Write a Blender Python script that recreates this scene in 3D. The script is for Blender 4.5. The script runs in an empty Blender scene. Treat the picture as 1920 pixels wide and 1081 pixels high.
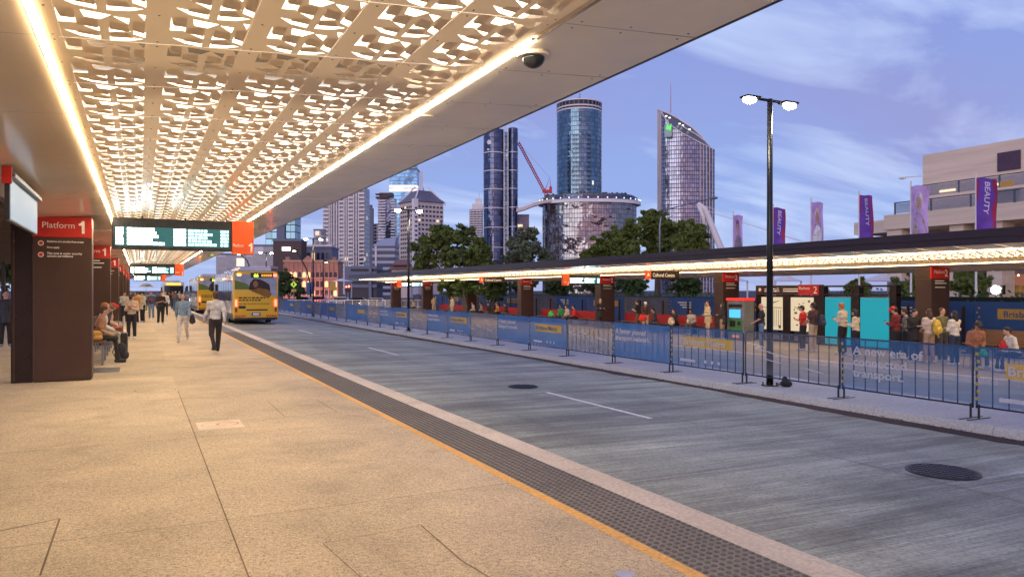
import bpy, math, random
from mathutils import Vector, Matrix, Euler
random.seed(7)
R = math.radians
scene = bpy.context.scene
COL = scene.collection

# ------------------------------------------------------------------ camera
F = 1395.0; HOR = 544.0; EYE = 1.8
YAW = math.atan2(698.0, 1395.0); SA = math.sin(YAW); CA = math.cos(YAW)
cam_d = bpy.data.cameras.new('camera'); cam = bpy.data.objects.new('camera', cam_d); COL.objects.link(cam)
cam.location = (0, 0, EYE); cam.rotation_euler = (R(90), 0, -YAW)
cam_d.sensor_width = 36; cam_d.lens = F / 1920 * 36; cam_d.shift_y = 3.5 / 1920
cam_d.clip_start = 0.05; cam_d.clip_end = 6000
scene.camera = cam

def P(px, py, d):
    u = (px - 960) / F; v = (HOR - py) / F
    return Vector((d * (SA + u * CA), d * (CA - u * SA), EYE + v * d))
def G(px, py, h=EYE):
    p = P(px, py, h * F / (py - HOR)); p.z = EYE - h; return p
def YX(px, X):
    u = (px - 960) / F
    return X * (CA - u * SA) / (SA + u * CA)

# ------------------------------------------------------------------ render settings
scene.render.engine = 'CYCLES'
scene.cycles.use_denoising = True
try: scene.cycles.denoiser = 'OPENIMAGEDENOISE'
except Exception: pass
scene.cycles.max_bounces = 7; scene.cycles.diffuse_bounces = 3; scene.cycles.glossy_bounces = 3
scene.cycles.transparent_max_bounces = 12; scene.cycles.transmission_bounces = 3
scene.cycles.sample_clamp_indirect = 6
scene.view_settings.view_transform = 'Standard'; scene.view_settings.look = 'None'
scene.view_settings.exposure = 0.4; scene.view_settings.gamma = 1.0

# ------------------------------------------------------------------ world
W = bpy.data.worlds.new('World'); scene.world = W; W.use_nodes = True
wt = W.node_tree; wt.nodes.clear()
class NT:
    def __init__(s, nt): s.nt = nt
    def n(s, typ, **k):
        nd = s.nt.nodes.new(typ)
        for a, b in k.items():
            if a.startswith('i'):
                key = a[1:]; key = int(key) if key.isdigit() else key.replace('_', ' ')
                if isinstance(b, bpy.types.NodeSocket): s.nt.links.new(b, nd.inputs[key])
                else: nd.inputs[key].default_value = b
            else: setattr(nd, a, b)
        return nd
    def m(s, op, a, b=None, c=None):
        nd = s.nt.nodes.new('ShaderNodeMath'); nd.operation = op
        for i, q in enumerate((a, b, c)):
            if q is None: continue
            if isinstance(q, bpy.types.NodeSocket): s.nt.links.new(q, nd.inputs[i])
            else: nd.inputs[i].default_value = q
        return nd.outputs[0]
    def mix(s, f, a, b, blend='MIX'):
        nd = s.nt.nodes.new('ShaderNodeMix'); nd.data_type = 'RGBA'; nd.blend_type = blend
        for i, q in ((0, f), (6, a), (7, b)):
            if isinstance(q, bpy.types.NodeSocket): s.nt.links.new(q, nd.inputs[i])
            else: nd.inputs[i].default_value = (q if i == 0 else (tuple(q) + (1,))[:4])
        return nd.outputs[2]
    def ramp(s, f, stops):
        nd = s.nt.nodes.new('ShaderNodeValToRGB'); s.nt.links.new(f, nd.inputs[0])
        cr = nd.color_ramp
        while len(cr.elements) < len(stops): cr.elements.new(0.5)
        for e, (p, c) in zip(cr.elements, stops):
            e.position = p; e.color = tuple(c) + (1,) if len(c) == 3 else c
        return nd.outputs[0]
    def L(s, a, b): s.nt.links.new(a, b)

w = NT(wt)
tc = w.n('ShaderNodeTexCoord'); sep = w.n('ShaderNodeSeparateXYZ', i0=tc.outputs['Generated'])
elev = sep.outputs[2]
base = w.ramp(elev, [(0.0, (.34, .42, .66)), (.12, (.225, .325, .63)), (.30, (.19, .265, .58)), (.6, (.21, .23, .52)), (1, (.17, .17, .40))])
# streaky dusk cloud: flattened direction coordinates
den = w.m('ADD', w.m('MAXIMUM', elev, 0.0), 0.22)
cx = w.m('DIVIDE', sep.outputs[0], den); cy = w.m('DIVIDE', sep.outputs[1], den)
cv = w.n('ShaderNodeCombineXYZ', i0=cx, i1=cy, i2=0.0)
mp = w.n('ShaderNodeMapping', i0=cv.outputs[0]); mp.inputs['Rotation'].default_value = (0, 0, R(48)); mp.inputs['Scale'].default_value = (0.62, 1.5, 1); mp.inputs['Location'].default_value = (.4, 1.3, 0)
nz = w.n('ShaderNodeTexNoise', i0=mp.outputs[0], iScale=1.3, iDetail=9.0, iRoughness=.56, iDistortion=.5)
cl = w.ramp(nz.outputs[0], [(.49, (0, 0, 0)), (.70, (1, 1, 1))])
nz2 = w.n('ShaderNodeTexNoise', i0=cv.outputs[0], iScale=.55, iDetail=4.0, iRoughness=.5, iDistortion=.3)
pk = w.ramp(nz2.outputs[0], [(.44, (0, 0, 0)), (.66, (1, 1, 1))])
c1 = w.mix(w.m('MULTIPLY', pk, .65), base, (.25, .225, .46))
c2 = w.mix(w.m('MULTIPLY', cl, .9), c1, (.50, .60, .82))
# afterglow low in the west, behind the camera
wd = Vector((-.35, -.92, .10)).normalized()
dot = w.n('ShaderNodeVectorMath', operation='DOT_PRODUCT', i0=tc.outputs['Generated'], i1=wd)
gl = w.m('POWER', w.m('MAXIMUM', dot.outputs['Value'], 0.0), 5.0)
lowz = w.m('POWER', 2.718, w.m('MULTIPLY', w.m('MULTIPLY', elev, elev), -14.0))
gl = w.m('MULTIPLY', gl, lowz)
glc = w.mix(gl, (0, 0, 0), (.95, .34, .20))
sky = w.n('ShaderNodeTexSky', sky_type='NISHITA', sun_disc=False); sky.sun_elevation = R(-1.5); sky.sun_rotation = R(200)
c3 = w.mix(1.0, c2, glc, 'ADD')
c4 = w.mix(1.0, c3, w.mix(1.0, sky.outputs[0], (.05, .05, .05), 'MULTIPLY'), 'ADD')
bg = w.n('ShaderNodeBackground', i0=c4, i1=1.0)
wo = w.n('ShaderNodeOutputWorld'); w.L(bg.outputs[0], wo.inputs[0])

sd = bpy.data.lights.new('sun', 'SUN'); sd.energy = .8; sd.angle = R(42); sd.color = (1, .84, .76)
sun = bpy.data.objects.new('sun', sd); COL.objects.link(sun); sun.rotation_euler = (R(77), 0, R(-55))

# ------------------------------------------------------------------ materials
MATS = {}
def principled(name):
    m = bpy.data.materials.new(name); m.use_nodes = True
    t = NT(m.node_tree); b = m.node_tree.nodes['Principled BSDF']; MATS[name] = m
    return m, t, b
def pm(name, col, rough=.6, metal=0.0, var=.18, scale=3.0, bump=0.0, bscale=40.0, spec=.5, coat=0.0, coord='Object', stretch=(1, 1, 1)):
    if name in MATS: return MATS[name]
    m, t, b = principled(name)
    tcn = t.n('ShaderNodeTexCoord'); mpn = t.n('ShaderNodeMapping', i0=tcn.outputs[coord]); mpn.inputs['Scale'].default_value = stretch
    nzn = t.n('ShaderNodeTexNoise', i0=mpn.outputs[0], iScale=scale, iDetail=6.0, iRoughness=.6)
    lo = tuple(c * (1 - var) for c in col); hi = tuple(min(1, c * (1 + var)) for c in col)
    t.L(t.ramp(nzn.outputs[0], [(.3, lo), (.7, hi)]), b.inputs['Base Color'])
    b.inputs['Roughness'].default_value = rough; b.inputs['Metallic'].default_value = metal
    b.inputs['Specular IOR Level'].default_value = spec; b.inputs['Coat Weight'].default_value = coat
    t.L(t.m('ADD', t.m('MULTIPLY', nzn.outputs[0], .2), rough - .1), b.inputs['Roughness'])
    if bump:
        n2 = t.n('ShaderNodeTexNoise', i0=mpn.outputs[0], iScale=bscale, iDetail=3.0)
        bp = t.n('ShaderNodeBump', iStrength=bump, iDistance=.01, iHeight=n2.outputs[0]); t.L(bp.outputs[0], b.inputs['Normal'])
    return m
def em(name, col, strength):
    if name in MATS: return MATS[name]
    m, t, b = principled(name)
    b.inputs['Base Color'].default_value = tuple(min(1, c) * .25 for c in col) + (1,)
    b.inputs['Emission Color'].default_value = tuple(col) + (1,); b.inputs['Emission Strength'].default_value = strength
    return m
def curtain(name, glass, line, pw, ph, lw=.07, lh=.09, lit=.05, litcol=(1, .75, .45), wav=.05, metal=.8, rough=.12, litS=.8, spandrel=0.0, spcol=(.05, .06, .08)):
    m, t, b = principled(name)
    uv = t.n('ShaderNodeUVMap'); s = t.n('ShaderNodeSeparateXYZ', i0=uv.outputs[0])
    u = t.m('DIVIDE', s.outputs[0], pw); v = t.m('DIVIDE', s.outputs[1], ph)
    fu = t.m('FRACT', u); fv = t.m('FRACT', v)
    mk = t.m('MAXIMUM', t.m('LESS_THAN', fu, lw), t.m('LESS_THAN', fv, lh))
    cell = t.n('ShaderNodeCombineXYZ', i0=t.m('FLOOR', u), i1=t.m('FLOOR', v), i2=0.0)
    wn = t.n('ShaderNodeTexWhiteNoise', i0=cell.outputs[0])
    shade = t.m('ADD', t.m('MULTIPLY', wn.outputs[0], .5), .75)
    g2 = t.mix(1.0, glass, t.n('ShaderNodeCombineColor', i0=shade, i1=shade, i2=shade).outputs[0], 'MULTIPLY')
    if spandrel:
        g2 = t.mix(t.m('LESS_THAN', fv, spandrel), g2, spcol)
    t.L(t.mix(mk, g2, line), b.inputs['Base Color'])
    t.L(t.m('MULTIPLY', t.m('SUBTRACT', 1.0, mk), metal), b.inputs['Metallic'])
    t.L(t.m('ADD', t.m('MULTIPLY', mk, .5), rough), b.inputs['Roughness'])
    lt = t.m('MULTIPLY', t.m('GREATER_THAN', wn.outputs[0], 1 - lit), t.m('SUBTRACT', 1.0, mk))
    b.inputs['Emission Color'].default_value = tuple(litcol) + (1,)
    t.L(t.m('MULTIPLY', lt, litS), b.inputs['Emission Strength'])
    big = t.n('ShaderNodeTexNoise', i0=uv.outputs[0], iScale=.06, iDetail=3.0)
    hgt = t.m('ADD', t.m('MULTIPLY', wn.outputs[0], .35), t.m('MULTIPLY', big.outputs[0], 5.0))
    bp = t.n('ShaderNodeBump', iStrength=wav, iDistance=3.0, iHeight=hgt); t.L(bp.outputs[0], b.inputs['Normal'])
    return m

# ------------------------------------------------------------------ object helpers
def wloc(o):
    v = Vector((0, 0, 0))
    while o is not None: v = v + o.location; o = o.parent
    return v
def tag(o, label, cat, group=None, kind=None):
    if label: o['label'] = label
    if cat: o['category'] = cat
    if group: o['group'] = group
    if kind: o['kind'] = kind
    return o
def thing(name, label, cat, loc=(0, 0, 0), rz=0.0, group=None):
    o = bpy.data.objects.new(name, None); COL.objects.link(o); o.location = loc; o.rotation_euler = (0, 0, rz)
    o.empty_display_size = .2
    return tag(o, label, cat, group)
class MB:
    def __init__(s): s.v = []; s.f = []; s.mi = []; s.uv = []; s.cm = 0
    def face(s, idx, uvs=None):
        s.f.append(tuple(idx)); s.mi.append(s.cm); s.uv.append(uvs)
    def poly(s, pts, uvs=None):
        b = len(s.v); s.v += [tuple(p) for p in pts]; s.face(range(b, b + len(pts)), uvs); return s
    def box(s, x0, y0, z0, x1, y1, z1):
        if x0 > x1: x0, x1 = x1, x0
        if y0 > y1: y0, y1 = y1, y0
        if z0 > z1: z0, z1 = z1, z0
        b = len(s.v)
        s.v += [(x0, y0, z0), (x1, y0, z0), (x1, y1, z0), (x0, y1, z0), (x0, y0, z1), (x1, y0, z1), (x1, y1, z1), (x0, y1, z1)]
        for q, uv in (((0, 3, 2, 1), None), ((4, 5, 6, 7), None), ((0, 1, 5, 4), ((x0, z0), (x1, z0), (x1, z1), (x0, z1))), ((1, 2, 6, 5), ((y0, z0), (y1, z0), (y1, z1), (y0, z1))),
                      ((2, 3, 7, 6), ((x1, z0), (x0, z0), (x0, z1), (x1, z1))), ((3, 0, 4, 7), ((y1, z0), (y0, z0), (y0, z1), (y1, z1)))):
            s.face([b + i for i in q], uv)
        return s
    def prism(s, poly, z0, z1, cap=True):
        n = len(poly); b = len(s.v); ztop = z1 if callable(z1) else (lambda x, y: z1)
        s.v += [(x, y, z0) for x, y in poly] + [(x, y, ztop(x, y)) for x, y in poly]
        per = 0.0
        for i in range(n):
            j = (i + 1) % n; L = math.dist(poly[i], poly[j])
            s.face((b + i, b + j, b + n + j, b + n + i), ((per, z0), (per + L, z0), (per + L, ztop(*poly[j])), (per, ztop(*poly[i])))); per += L
        if cap: s.face([b + n + i for i in range(n)]); s.face([b + i for i in reversed(range(n))])
        return s
    def tube(s, pts, r, n=8, cap=True):
        pts = [Vector(p) for p in pts]; rs = r if isinstance(r, (list, tuple)) else [r] * len(pts); b = len(s.v)
        for i, p in enumerate(pts):
            d = (pts[min(i + 1, len(pts) - 1)] - pts[max(i - 1, 0)]).normalized()
            a = Vector((0, 0, 1)) if abs(d.z) < .9 else Vector((1, 0, 0))
            x = d.cross(a).normalized(); y = d.cross(x)
            for k in range(n):
                t = 2 * math.pi * k / n; q = p + (x * math.cos(t) + y * math.sin(t)) * rs[i]; s.v.append(tuple(q))
        for i in range(len(pts) - 1):
            for k in range(n):
                k2 = (k + 1) % n
                s.face((b + i * n + k, b + (i + 1) * n + k, b + (i + 1) * n + k2, b + i * n + k2))
        if cap:
            s.face([b + k for k in range(n)]); e = b + (len(pts) - 1) * n; s.face([e + k for k in reversed(range(n))])
        return s
    def sph(s, c, r, nu=10, nv=7, half=False):
        rx, ry, rz = r if isinstance(r, (list, tuple)) else (r, r, r); b = len(s.v); t1 = math.pi / 2 if half else math.pi
        s.v.append((c[0], c[1], c[2] + rz))
        for i in range(1, nv):
            t = t1 * i / (nv - (1 if half else 0)) if half else t1 * i / nv
            for k in range(nu):
                a = 2 * math.pi * k / nu
                s.v.append((c[0] + rx * math.sin(t) * math.cos(a), c[1] + ry * math.sin(t) * math.sin(a), c[2] + rz * math.cos(t)))
        for k in range(nu): s.face((b, b + 1 + k, b + 1 + (k + 1) % nu))
        for i in range(nv - 2):
            for k in range(nu):
                k2 = (k + 1) % nu; p = b + 1 + i * nu
                s.face((p + k, p + nu + k, p + nu + k2, p + k2))
        p = b + 1 + (nv - 2) * nu
        if half: s.face([p + k for k in reversed(range(nu))])
        else:
            s.v.append((c[0], c[1], c[2] - rz)); e = len(s.v) - 1
            for k in range(nu): s.face((p + k, e, p + (k + 1) % nu))
        return s
    def xf(s, M, start=0):
        for i in range(start, len(s.v)): s.v[i] = tuple(M @ Vector(s.v[i]))
        return s
    def mesh(s, name, mats, smooth=False):
        me = bpy.data.meshes.new(name); me.from_pydata(s.v, [], s.f)
        for m in (mats if isinstance(mats, (list, tuple)) else [mats]): me.materials.append(m)
        if any(s.mi): me.polygons.foreach_set('material_index', s.mi)
        if any(u is not None for u in s.uv):
            l = me.uv_layers.new(name='UVMap'); fl = []
            for f, u in zip(s.f, s.uv):
                if u is None: fl += [0.0, 0.0] * len(f)
                else:
                    for q in u: fl += [q[0], q[1]]
            l.data.foreach_set('uv', fl)
        if smooth: me.polygons.foreach_set('use_smooth', [True] * len(me.polygons))
        me.update(); return me
    def build(s, name, mats, parent=None, world=False, smooth=False, loc=None, bevel=0.0):
        if world and parent is not None:
            o3 = wloc(parent); s.v = [(a - o3.x, b - o3.y, c - o3.z) for a, b, c in s.v]
        me = s.mesh(name, mats, smooth); o = bpy.data.objects.new(name, me); COL.objects.link(o)
        if parent is not None: o.parent = parent
        if loc is not None: o.location = loc
        if bevel:
            bv = o.modifiers.new('bevel', 'BEVEL'); bv.width = bevel; bv.segments = 2; bv.limit_method = 'ANGLE'
        return o
def inst(name, me, parent, loc=(0, 0, 0), rot=(0, 0, 0)):
    o = bpy.data.objects.new(name, me); COL.objects.link(o); o.parent = parent; o.location = loc; o.rotation_euler = rot; return o
def struct(name, mb, m, smooth=False):
    o = mb.build(name, m, smooth=smooth); o['kind'] = 'structure'; return o
def copy_tree(o, parent=None):
    c = o.copy(); COL.objects.link(c); c.parent = parent
    for ch in list(o.children): copy_tree(ch, c)
    return c
def lettering(name, s, size, m, parent, loc, face='-Y', ext=.003, align='LEFT', sx=1.0, bold=0.0, world=False, space=1.0, rot=None):
    cu = bpy.data.curves.new(name, 'FONT'); cu.body = s; cu.size = size; cu.extrude = ext; cu.align_x = align; cu.offset = bold; cu.space_line = space
    cu.resolution_u = 3
    tmp = bpy.data.objects.new(name + '_tmp', cu); COL.objects.link(tmp)
    dg = bpy.context.evaluated_depsgraph_get(); me = bpy.data.meshes.new_from_object(tmp.evaluated_get(dg))
    bpy.data.objects.remove(tmp); bpy.data.curves.remove(cu)
    me.materials.clear(); me.materials.append(m)
    o = bpy.data.objects.new(name, me); COL.objects.link(o)
    if parent is not None: o.parent = parent
    L = Vector(loc)
    if world and parent is not None: L = L - wloc(parent)
    o.location = L; o.scale = (sx, 1, 1)
    o.rotation_euler = rot if rot else {'-Y': (R(90), 0, 0), '-X': (R(90), 0, R(-90)), '+X': (R(90), 0, R(90)), '+Y': (R(90), 0, R(180)), 'UP': (0, 0, 0)}[face]
    return o
def digit_one(name, H, m, parent, loc, ext=.003):
    mb = MB(); w_ = H * .2
    pts = [(0, 0), (w_, 0), (w_, H), (w_ * .15, H), (-w_ * .35, H * .84), (-w_ * 1.05, H * .78), (-w_ * 1.05, H * .64), (0, H * .64)]
    mb.poly([(x + w_ * .5, -ext, z) for x, z in pts[:3]] + [(x + w_ * .5, -ext, z) for x, z in pts[3:]])
    o = mb.build(name, m, parent); o.location = loc; return o
ORD = 'first second third fourth fifth sixth seventh eighth ninth tenth eleventh twelfth thirteenth fourteenth fifteenth sixteenth seventeenth eighteenth nineteenth twentieth'.split()
ORD += ['twenty-' + o for o in ORD[:9]] + ['thirtieth'] + ['thirty-' + o for o in ORD[:9]]

# common materials
M_bronze = pm('bronze_cladding', (.062, .034, .024), .38, .35, .12, 2)
M_bronzed = pm('dark_bronze', (.022, .013, .011), .3, .4, .15, 3)
M_red = pm('signal_red', (.48, .014, .010), .4, 0, .05, 2)
M_orange = pm('signal_orange', (.82, .10, .008), .4, 0, .05, 2)
M_black = pm('black_paint', (.015, .015, .018), .4, .2, .2, 5)
M_white = pm('white_paint', (.75, .74, .72), .5, 0, .06, 4)
M_letter = pm('white_lettering', (.82, .80, .76), .5, 0, .03, 4)
M_steel = pm('galvanised_steel', (.22, .24, .27), .4, .7, .2, 12)
M_dsteel = pm('dark_steel', (.035, .04, .05), .45, .5, .2, 12)
M_glassd = pm('dark_glass', (.02, .025, .035), .08, .2, .2, 2)
M_rubber = pm('rubber', (.02, .02, .02), .8)

# ================================================================== SETTING: ground, roads, platforms
def ground_mat(name, col, bigvar=.1, speck=0.0, speckscale=120, rough=.8, joints=None, tine=0.0, stain=0.0, spec=.35, patch=None, slabs=None):
    m, t, b = principled(name)
    g = t.n('ShaderNodeNewGeometry'); pos = g.outputs['Position']
    n1 = t.n('ShaderNodeTexNoise', i0=pos, iScale=.55, iDetail=8.0, iRoughness=.62)
    lo = tuple(c * (1 - bigvar) for c in col); hi = tuple(c * (1 + bigvar) for c in col)
    c = t.ramp(n1.outputs[0], [(.32, lo), (.68, hi)])
    if stain:
        mp2 = t.n('ShaderNodeMapping', i0=pos); mp2.inputs['Scale'].default_value = (.22, 1.5, 1)
        n2 = t.n('ShaderNodeTexNoise', i0=mp2.outputs[0], iScale=1.0, iDetail=7.0, iRoughness=.68, iDistortion=.4)
        s2 = t.ramp(n2.outputs[0], [(.36, (1 - stain,) * 3), (.6, (1, 1, 1)), (.78, (1 + stain * .45,) * 3)])
        c = t.mix(1.0, c, s2, 'MULTIPLY')
        mp3 = t.n('ShaderNodeMapping', i0=pos); mp3.inputs['Scale'].default_value = (.9, .12, 1)
        n3 = t.n('ShaderNodeTexNoise', i0=mp3.outputs[0], iScale=1.0, iDetail=5.0, iRoughness=.6)
        c = t.mix(1.0, c, t.ramp(n3.outputs[0], [(.35, (1 - stain * .45,) * 3), (.6, (1, 1, 1))]), 'MULTIPLY')
    if speck:
        v = t.n('ShaderNodeTexVoronoi', i0=pos, iScale=float(speckscale)); 
        hs = t.n('ShaderNodeSeparateColor', i0=v.outputs['Color'])
        c = t.mix(1.0, c, t.ramp(hs.outputs[0], [(0, (1 - speck,) * 3), (.12, (1 - speck * .8,) * 3), (.22, (1, 1, 1)), (.88, (1, 1, 1)), (1, (1 + speck * .7,) * 3)]), 'MULTIPLY')
        n4 = t.n('ShaderNodeTexNoise', i0=pos, iScale=28.0, iDetail=3.0)
        c = t.mix(1.0, c, t.ramp(n4.outputs[0], [(.35, (.86,) * 3), (.65, (1.1,) * 3)]), 'MULTIPLY')
    sp = t.n('ShaderNodeSeparateXYZ', i0=pos)
    if slabs:
        cell = t.n('ShaderNodeCombineXYZ', i0=t.m('FLOOR', t.m('DIVIDE', t.m('SUBTRACT', sp.outputs[0], .612), slabs[0])), i1=t.m('FLOOR', t.m('DIVIDE', t.m('SUBTRACT', sp.outputs[1], 6.24), slabs[1])), i2=0.0)
        wn = t.n('ShaderNodeTexWhiteNoise', i0=cell.outputs[0]); c = t.mix(1.0, c, t.ramp(wn.outputs[0], [(0, (.90,) * 3), (1, (1.08,) * 3)]), 'MULTIPLY')
        vg = t.n('ShaderNodeTexVoronoi', i0=pos, iScale=1.7); vs_ = t.n('ShaderNodeSeparateColor', i0=vg.outputs['Color'])
        spot = t.m('MULTIPLY', t.m('LESS_THAN', vg.outputs['Distance'], t.m('MULTIPLY', vs_.outputs[1], .055)), .45); c = t.mix(spot, c, tuple(q * .45 for q in col))
        ns = t.n('ShaderNodeTexNoise', i0=pos, iScale=.9, iDetail=7.0, iRoughness=.7, iDistortion=1.2); c = t.mix(1.0, c, t.ramp(ns.outputs[0], [(.30, (.80,) * 3), (.5, (1, 1, 1)), (.75, (1.07,) * 3)]), 'MULTIPLY')
    if joints:
        px_, ox, py_, oy, wj = joints
        masks = []
        if px_:
            f = t.m('ABSOLUTE', t.m('SUBTRACT', t.m('FRACT', t.m('ADD', t.m('DIVIDE', t.m('SUBTRACT', sp.outputs[0], ox), px_), .5)), .5)); masks.append(t.m('LESS_THAN', f, wj / px_))
        if py_:
            f = t.m('ABSOLUTE', t.m('SUBTRACT', t.m('FRACT', t.m('ADD', t.m('DIVIDE', t.m('SUBTRACT', sp.outputs[1], oy), py_), .5)), .5)); masks.append(t.m('LESS_THAN', f, wj / py_))
        mk = masks[0] if len(masks) == 1 else t.m('MAXIMUM', masks[0], masks[1])
        c = t.mix(t.m('MULTIPLY', mk, .55), c, tuple(q * .35 for q in col))
    if tine:
        mp5 = t.n('ShaderNodeMapping', i0=pos); mp5.inputs['Scale'].default_value = (.30, 24, 1)
        n5 = t.n('ShaderNodeTexNoise', i0=mp5.outputs[0], iScale=1.0, iDetail=4.0, iRoughness=.7)
        c = t.mix(1.0, c, t.ramp(n5.outputs[0], [(.3, (1 - tine,) * 3), (.5, (1, 1, 1)), (.60, (1, 1, 1)), (.72, (1 + tine * 1.6,) * 3)]), 'MULTIPLY')
        wv = t.m('SINE', t.m('MULTIPLY', sp.outputs[1], 170.0))
        bp = t.n('ShaderNodeBump', iStrength=.25, iDistance=.004, iHeight=wv); t.L(bp.outputs[0], b.inputs['Normal'])
    else:
        n6 = t.n('ShaderNodeTexNoise', i0=pos, iScale=180.0, iDetail=2.0)
        bp = t.n('ShaderNodeBump', iStrength=.35, iDistance=.004, iHeight=n6.outputs[0]); t.L(bp.outputs[0], b.inputs['Normal'])
    t.L(c, b.inputs['Base Color']); b.inputs['Specular IOR Level'].default_value = spec
    t.L(t.m('ADD', t.m('MULTIPLY', n1.outputs[0], .3), rough - .15), b.inputs['Roughness'])
    return m
M_ground = ground_mat('ground_asphalt', (.06, .06, .065), .2)
M_pave = ground_mat('aggregate_paving', (.59, .495, .35), .18, .6, 135, .72, joints=(0, 0, 3.66, 6.24, .009), slabs=(4.1, 3.66))
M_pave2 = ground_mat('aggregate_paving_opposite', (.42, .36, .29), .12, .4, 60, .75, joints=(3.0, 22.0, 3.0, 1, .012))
M_road = ground_mat('tined_concrete', (.44, .485, .42), .2, .22, 45, rough=.62, joints=(0, 0, 5.2, 2.9, .012), tine=.36, stain=.55)
M_road2 = ground_mat('far_lane_concrete', (.33, .37, .38), .12, 0, rough=.7, joints=(0, 0, 5.2, 2.9, .012), tine=.1, stain=.2)
M_kerb = ground_mat('kerb_concrete', (.70, .63, .53), .10, .08, 70, .8, joints=(0, 0, 5.0, 6.4, .008), slabs=(9, 5.0))
M_kerb2 = ground_mat('median_concrete', (.46, .48, .49), .12, .07, 50, .8, joints=(0, 0, 1.9, .6, .006))
M_tact = ground_mat('tactile_grey', (.225, .22, .20), .2, .2, 50, .7, joints=(0, 0, .6, 0, .004))
M_yel = ground_mat('yellow_tile', (.80, .47, .13), .14, .12, 60, .6, joints=(0, 0, .3, 0, .003))
M_gutter = ground_mat('gutter_dirt', (.07, .05, .042), .4, .5, 60, .9)

struct('ground', MB().poly([(-1500, -300, -.75), (3000, -300, -.75), (3000, 3500, -.75), (-1500, 3500, -.75)]), M_ground)
PY0, PY1 = -8.0, 92.0
# platform one: slab, yellow strip, tactile strip, kerb (butted end to end)
struct('platform_paving', MB().box(-9, PY0, -.5, 3.095, PY1, 0), M_pave)
struct('platform_yellow_strip', MB().box(3.097, PY0, -.5, 3.20, PY1, .001), M_yel)
tb = MB().box(3.202, PY0, -.5, 3.785, PY1, -.001)
y = 1.6
while y < 34:
    for k in range(9):
        x = 3.232 + k * .0655; tb.cm = 1
        b0 = len(tb.v)
        for rr, zz in ((.023, -.0012), (.015, .0075)):
            for a in range(6):
                t_ = a * math.pi / 3; tb.v.append((x + rr * math.cos(t_), y + rr * math.sin(t_), zz))
        for a in range(6):
            a2 = (a + 1) % 6; tb.face((b0 + a, b0 + a2, b0 + 6 + a2, b0 + 6 + a))
        tb.face([b0 + 6 + a for a in range(6)])
    y += .0655
M_tactb = ground_mat('tactile_dome', (.125, .12, .115), .2, .2, 50, .6)
struct('platform_tactile_strip', tb, [M_tact, M_tactb])
struct('platform_kerb', MB().box(3.787, PY0, -.5, 4.09, PY1, 0.0), M_kerb)
# near carriageway: gentle crossfall
def slab(x0, z0, x1, z1, y0, y1, ny=1):
    return MB().poly([(x0, y0, z0), (x1, y0, z1), (x1, y1, z1), (x0, y1, z0)])
struct('road_near', slab(4.092, -.15, 10.62, -.235, -10, 400), M_road)
gm = MB(); rnd = random.Random(12); y_ = -6.0; pv = 10.32
while y_ < 100:
    nx_ = min(10.40, max(10.20, pv + rnd.gauss(0, .035))); st_ = .25 if y_ < 40 else 1.5
    gm.poly([(pv, y_, -.2265 - (pv - 10.2) * .0130), (10.66, y_, -.2305), (10.66, y_ + st_, -.2305), (nx_, y_ + st_, -.2265 - (nx_ - 10.2) * .0130)]); pv = nx_; y_ += st_
struct('road_gutter', gm, M_gutter)
kb = MB()
prof = [(10.66, -.5), (10.66, -.235), (10.70, -.115), (10.74, -.10), (12.70, -.10), (12.74, -.115), (12.76, -.5)]
pts = []
for yy in (-10, 110): pts.append([(x, yy, z) for x, z in prof])
for i in range(len(prof) - 1): kb.poly([pts[0][i], pts[0][i + 1], pts[1][i + 1], pts[1][i]][::-1])
kb.poly(pts[0][::-1])
struct('median_strip', kb, M_kerb2)
struct('road_far', slab(12.762, -.25, 19.28, -.60, -10, 400), M_road2)
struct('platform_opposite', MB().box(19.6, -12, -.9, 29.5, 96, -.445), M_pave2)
struct('kerb_opposite', MB().box(19.282, -12, -.9, 19.598, 96, -.44), M_kerb)
lt = MB(); rnd = random.Random(9)
for _ in range(1500):
    x = 10.64 - abs(rnd.gauss(0, .16)); y_ = rnd.uniform(3, 45); a = rnd.uniform(0, 3.14); s_ = rnd.uniform(.012, .035); z = -.2225 + rnd.uniform(0, .012)
    dx, dy = math.cos(a) * s_, math.sin(a) * s_; lt.poly([(x - dx, y_ - dy, z), (x + dy * .5, y_ - dx * .5, z + .004), (x + dx, y_ + dy, z + .006), (x - dy * .5, y_ + dx * .5, z)])
lo_ = lt.build('leaf_litter', ground_mat('dry_leaves', (.13, .06, .03), .5)); lo_['kind'] = 'stuff'
# lane markings
mk = MB()
for y0 in (9.36, 22.0, 34.6, 47.2, 59.8, -3.2):
    mk.poly([(7.05, y0, -.1836), (7.14, y0, -.1848), (7.14, y0 + 3.3, -.1848), (7.05, y0 + 3.3, -.1836)])
M_mark = ground_mat('road_marking', (.85, .85, .84), .12, .3, 60, .7)
struct('road_lane_marking', mk, M_mark)
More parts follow.
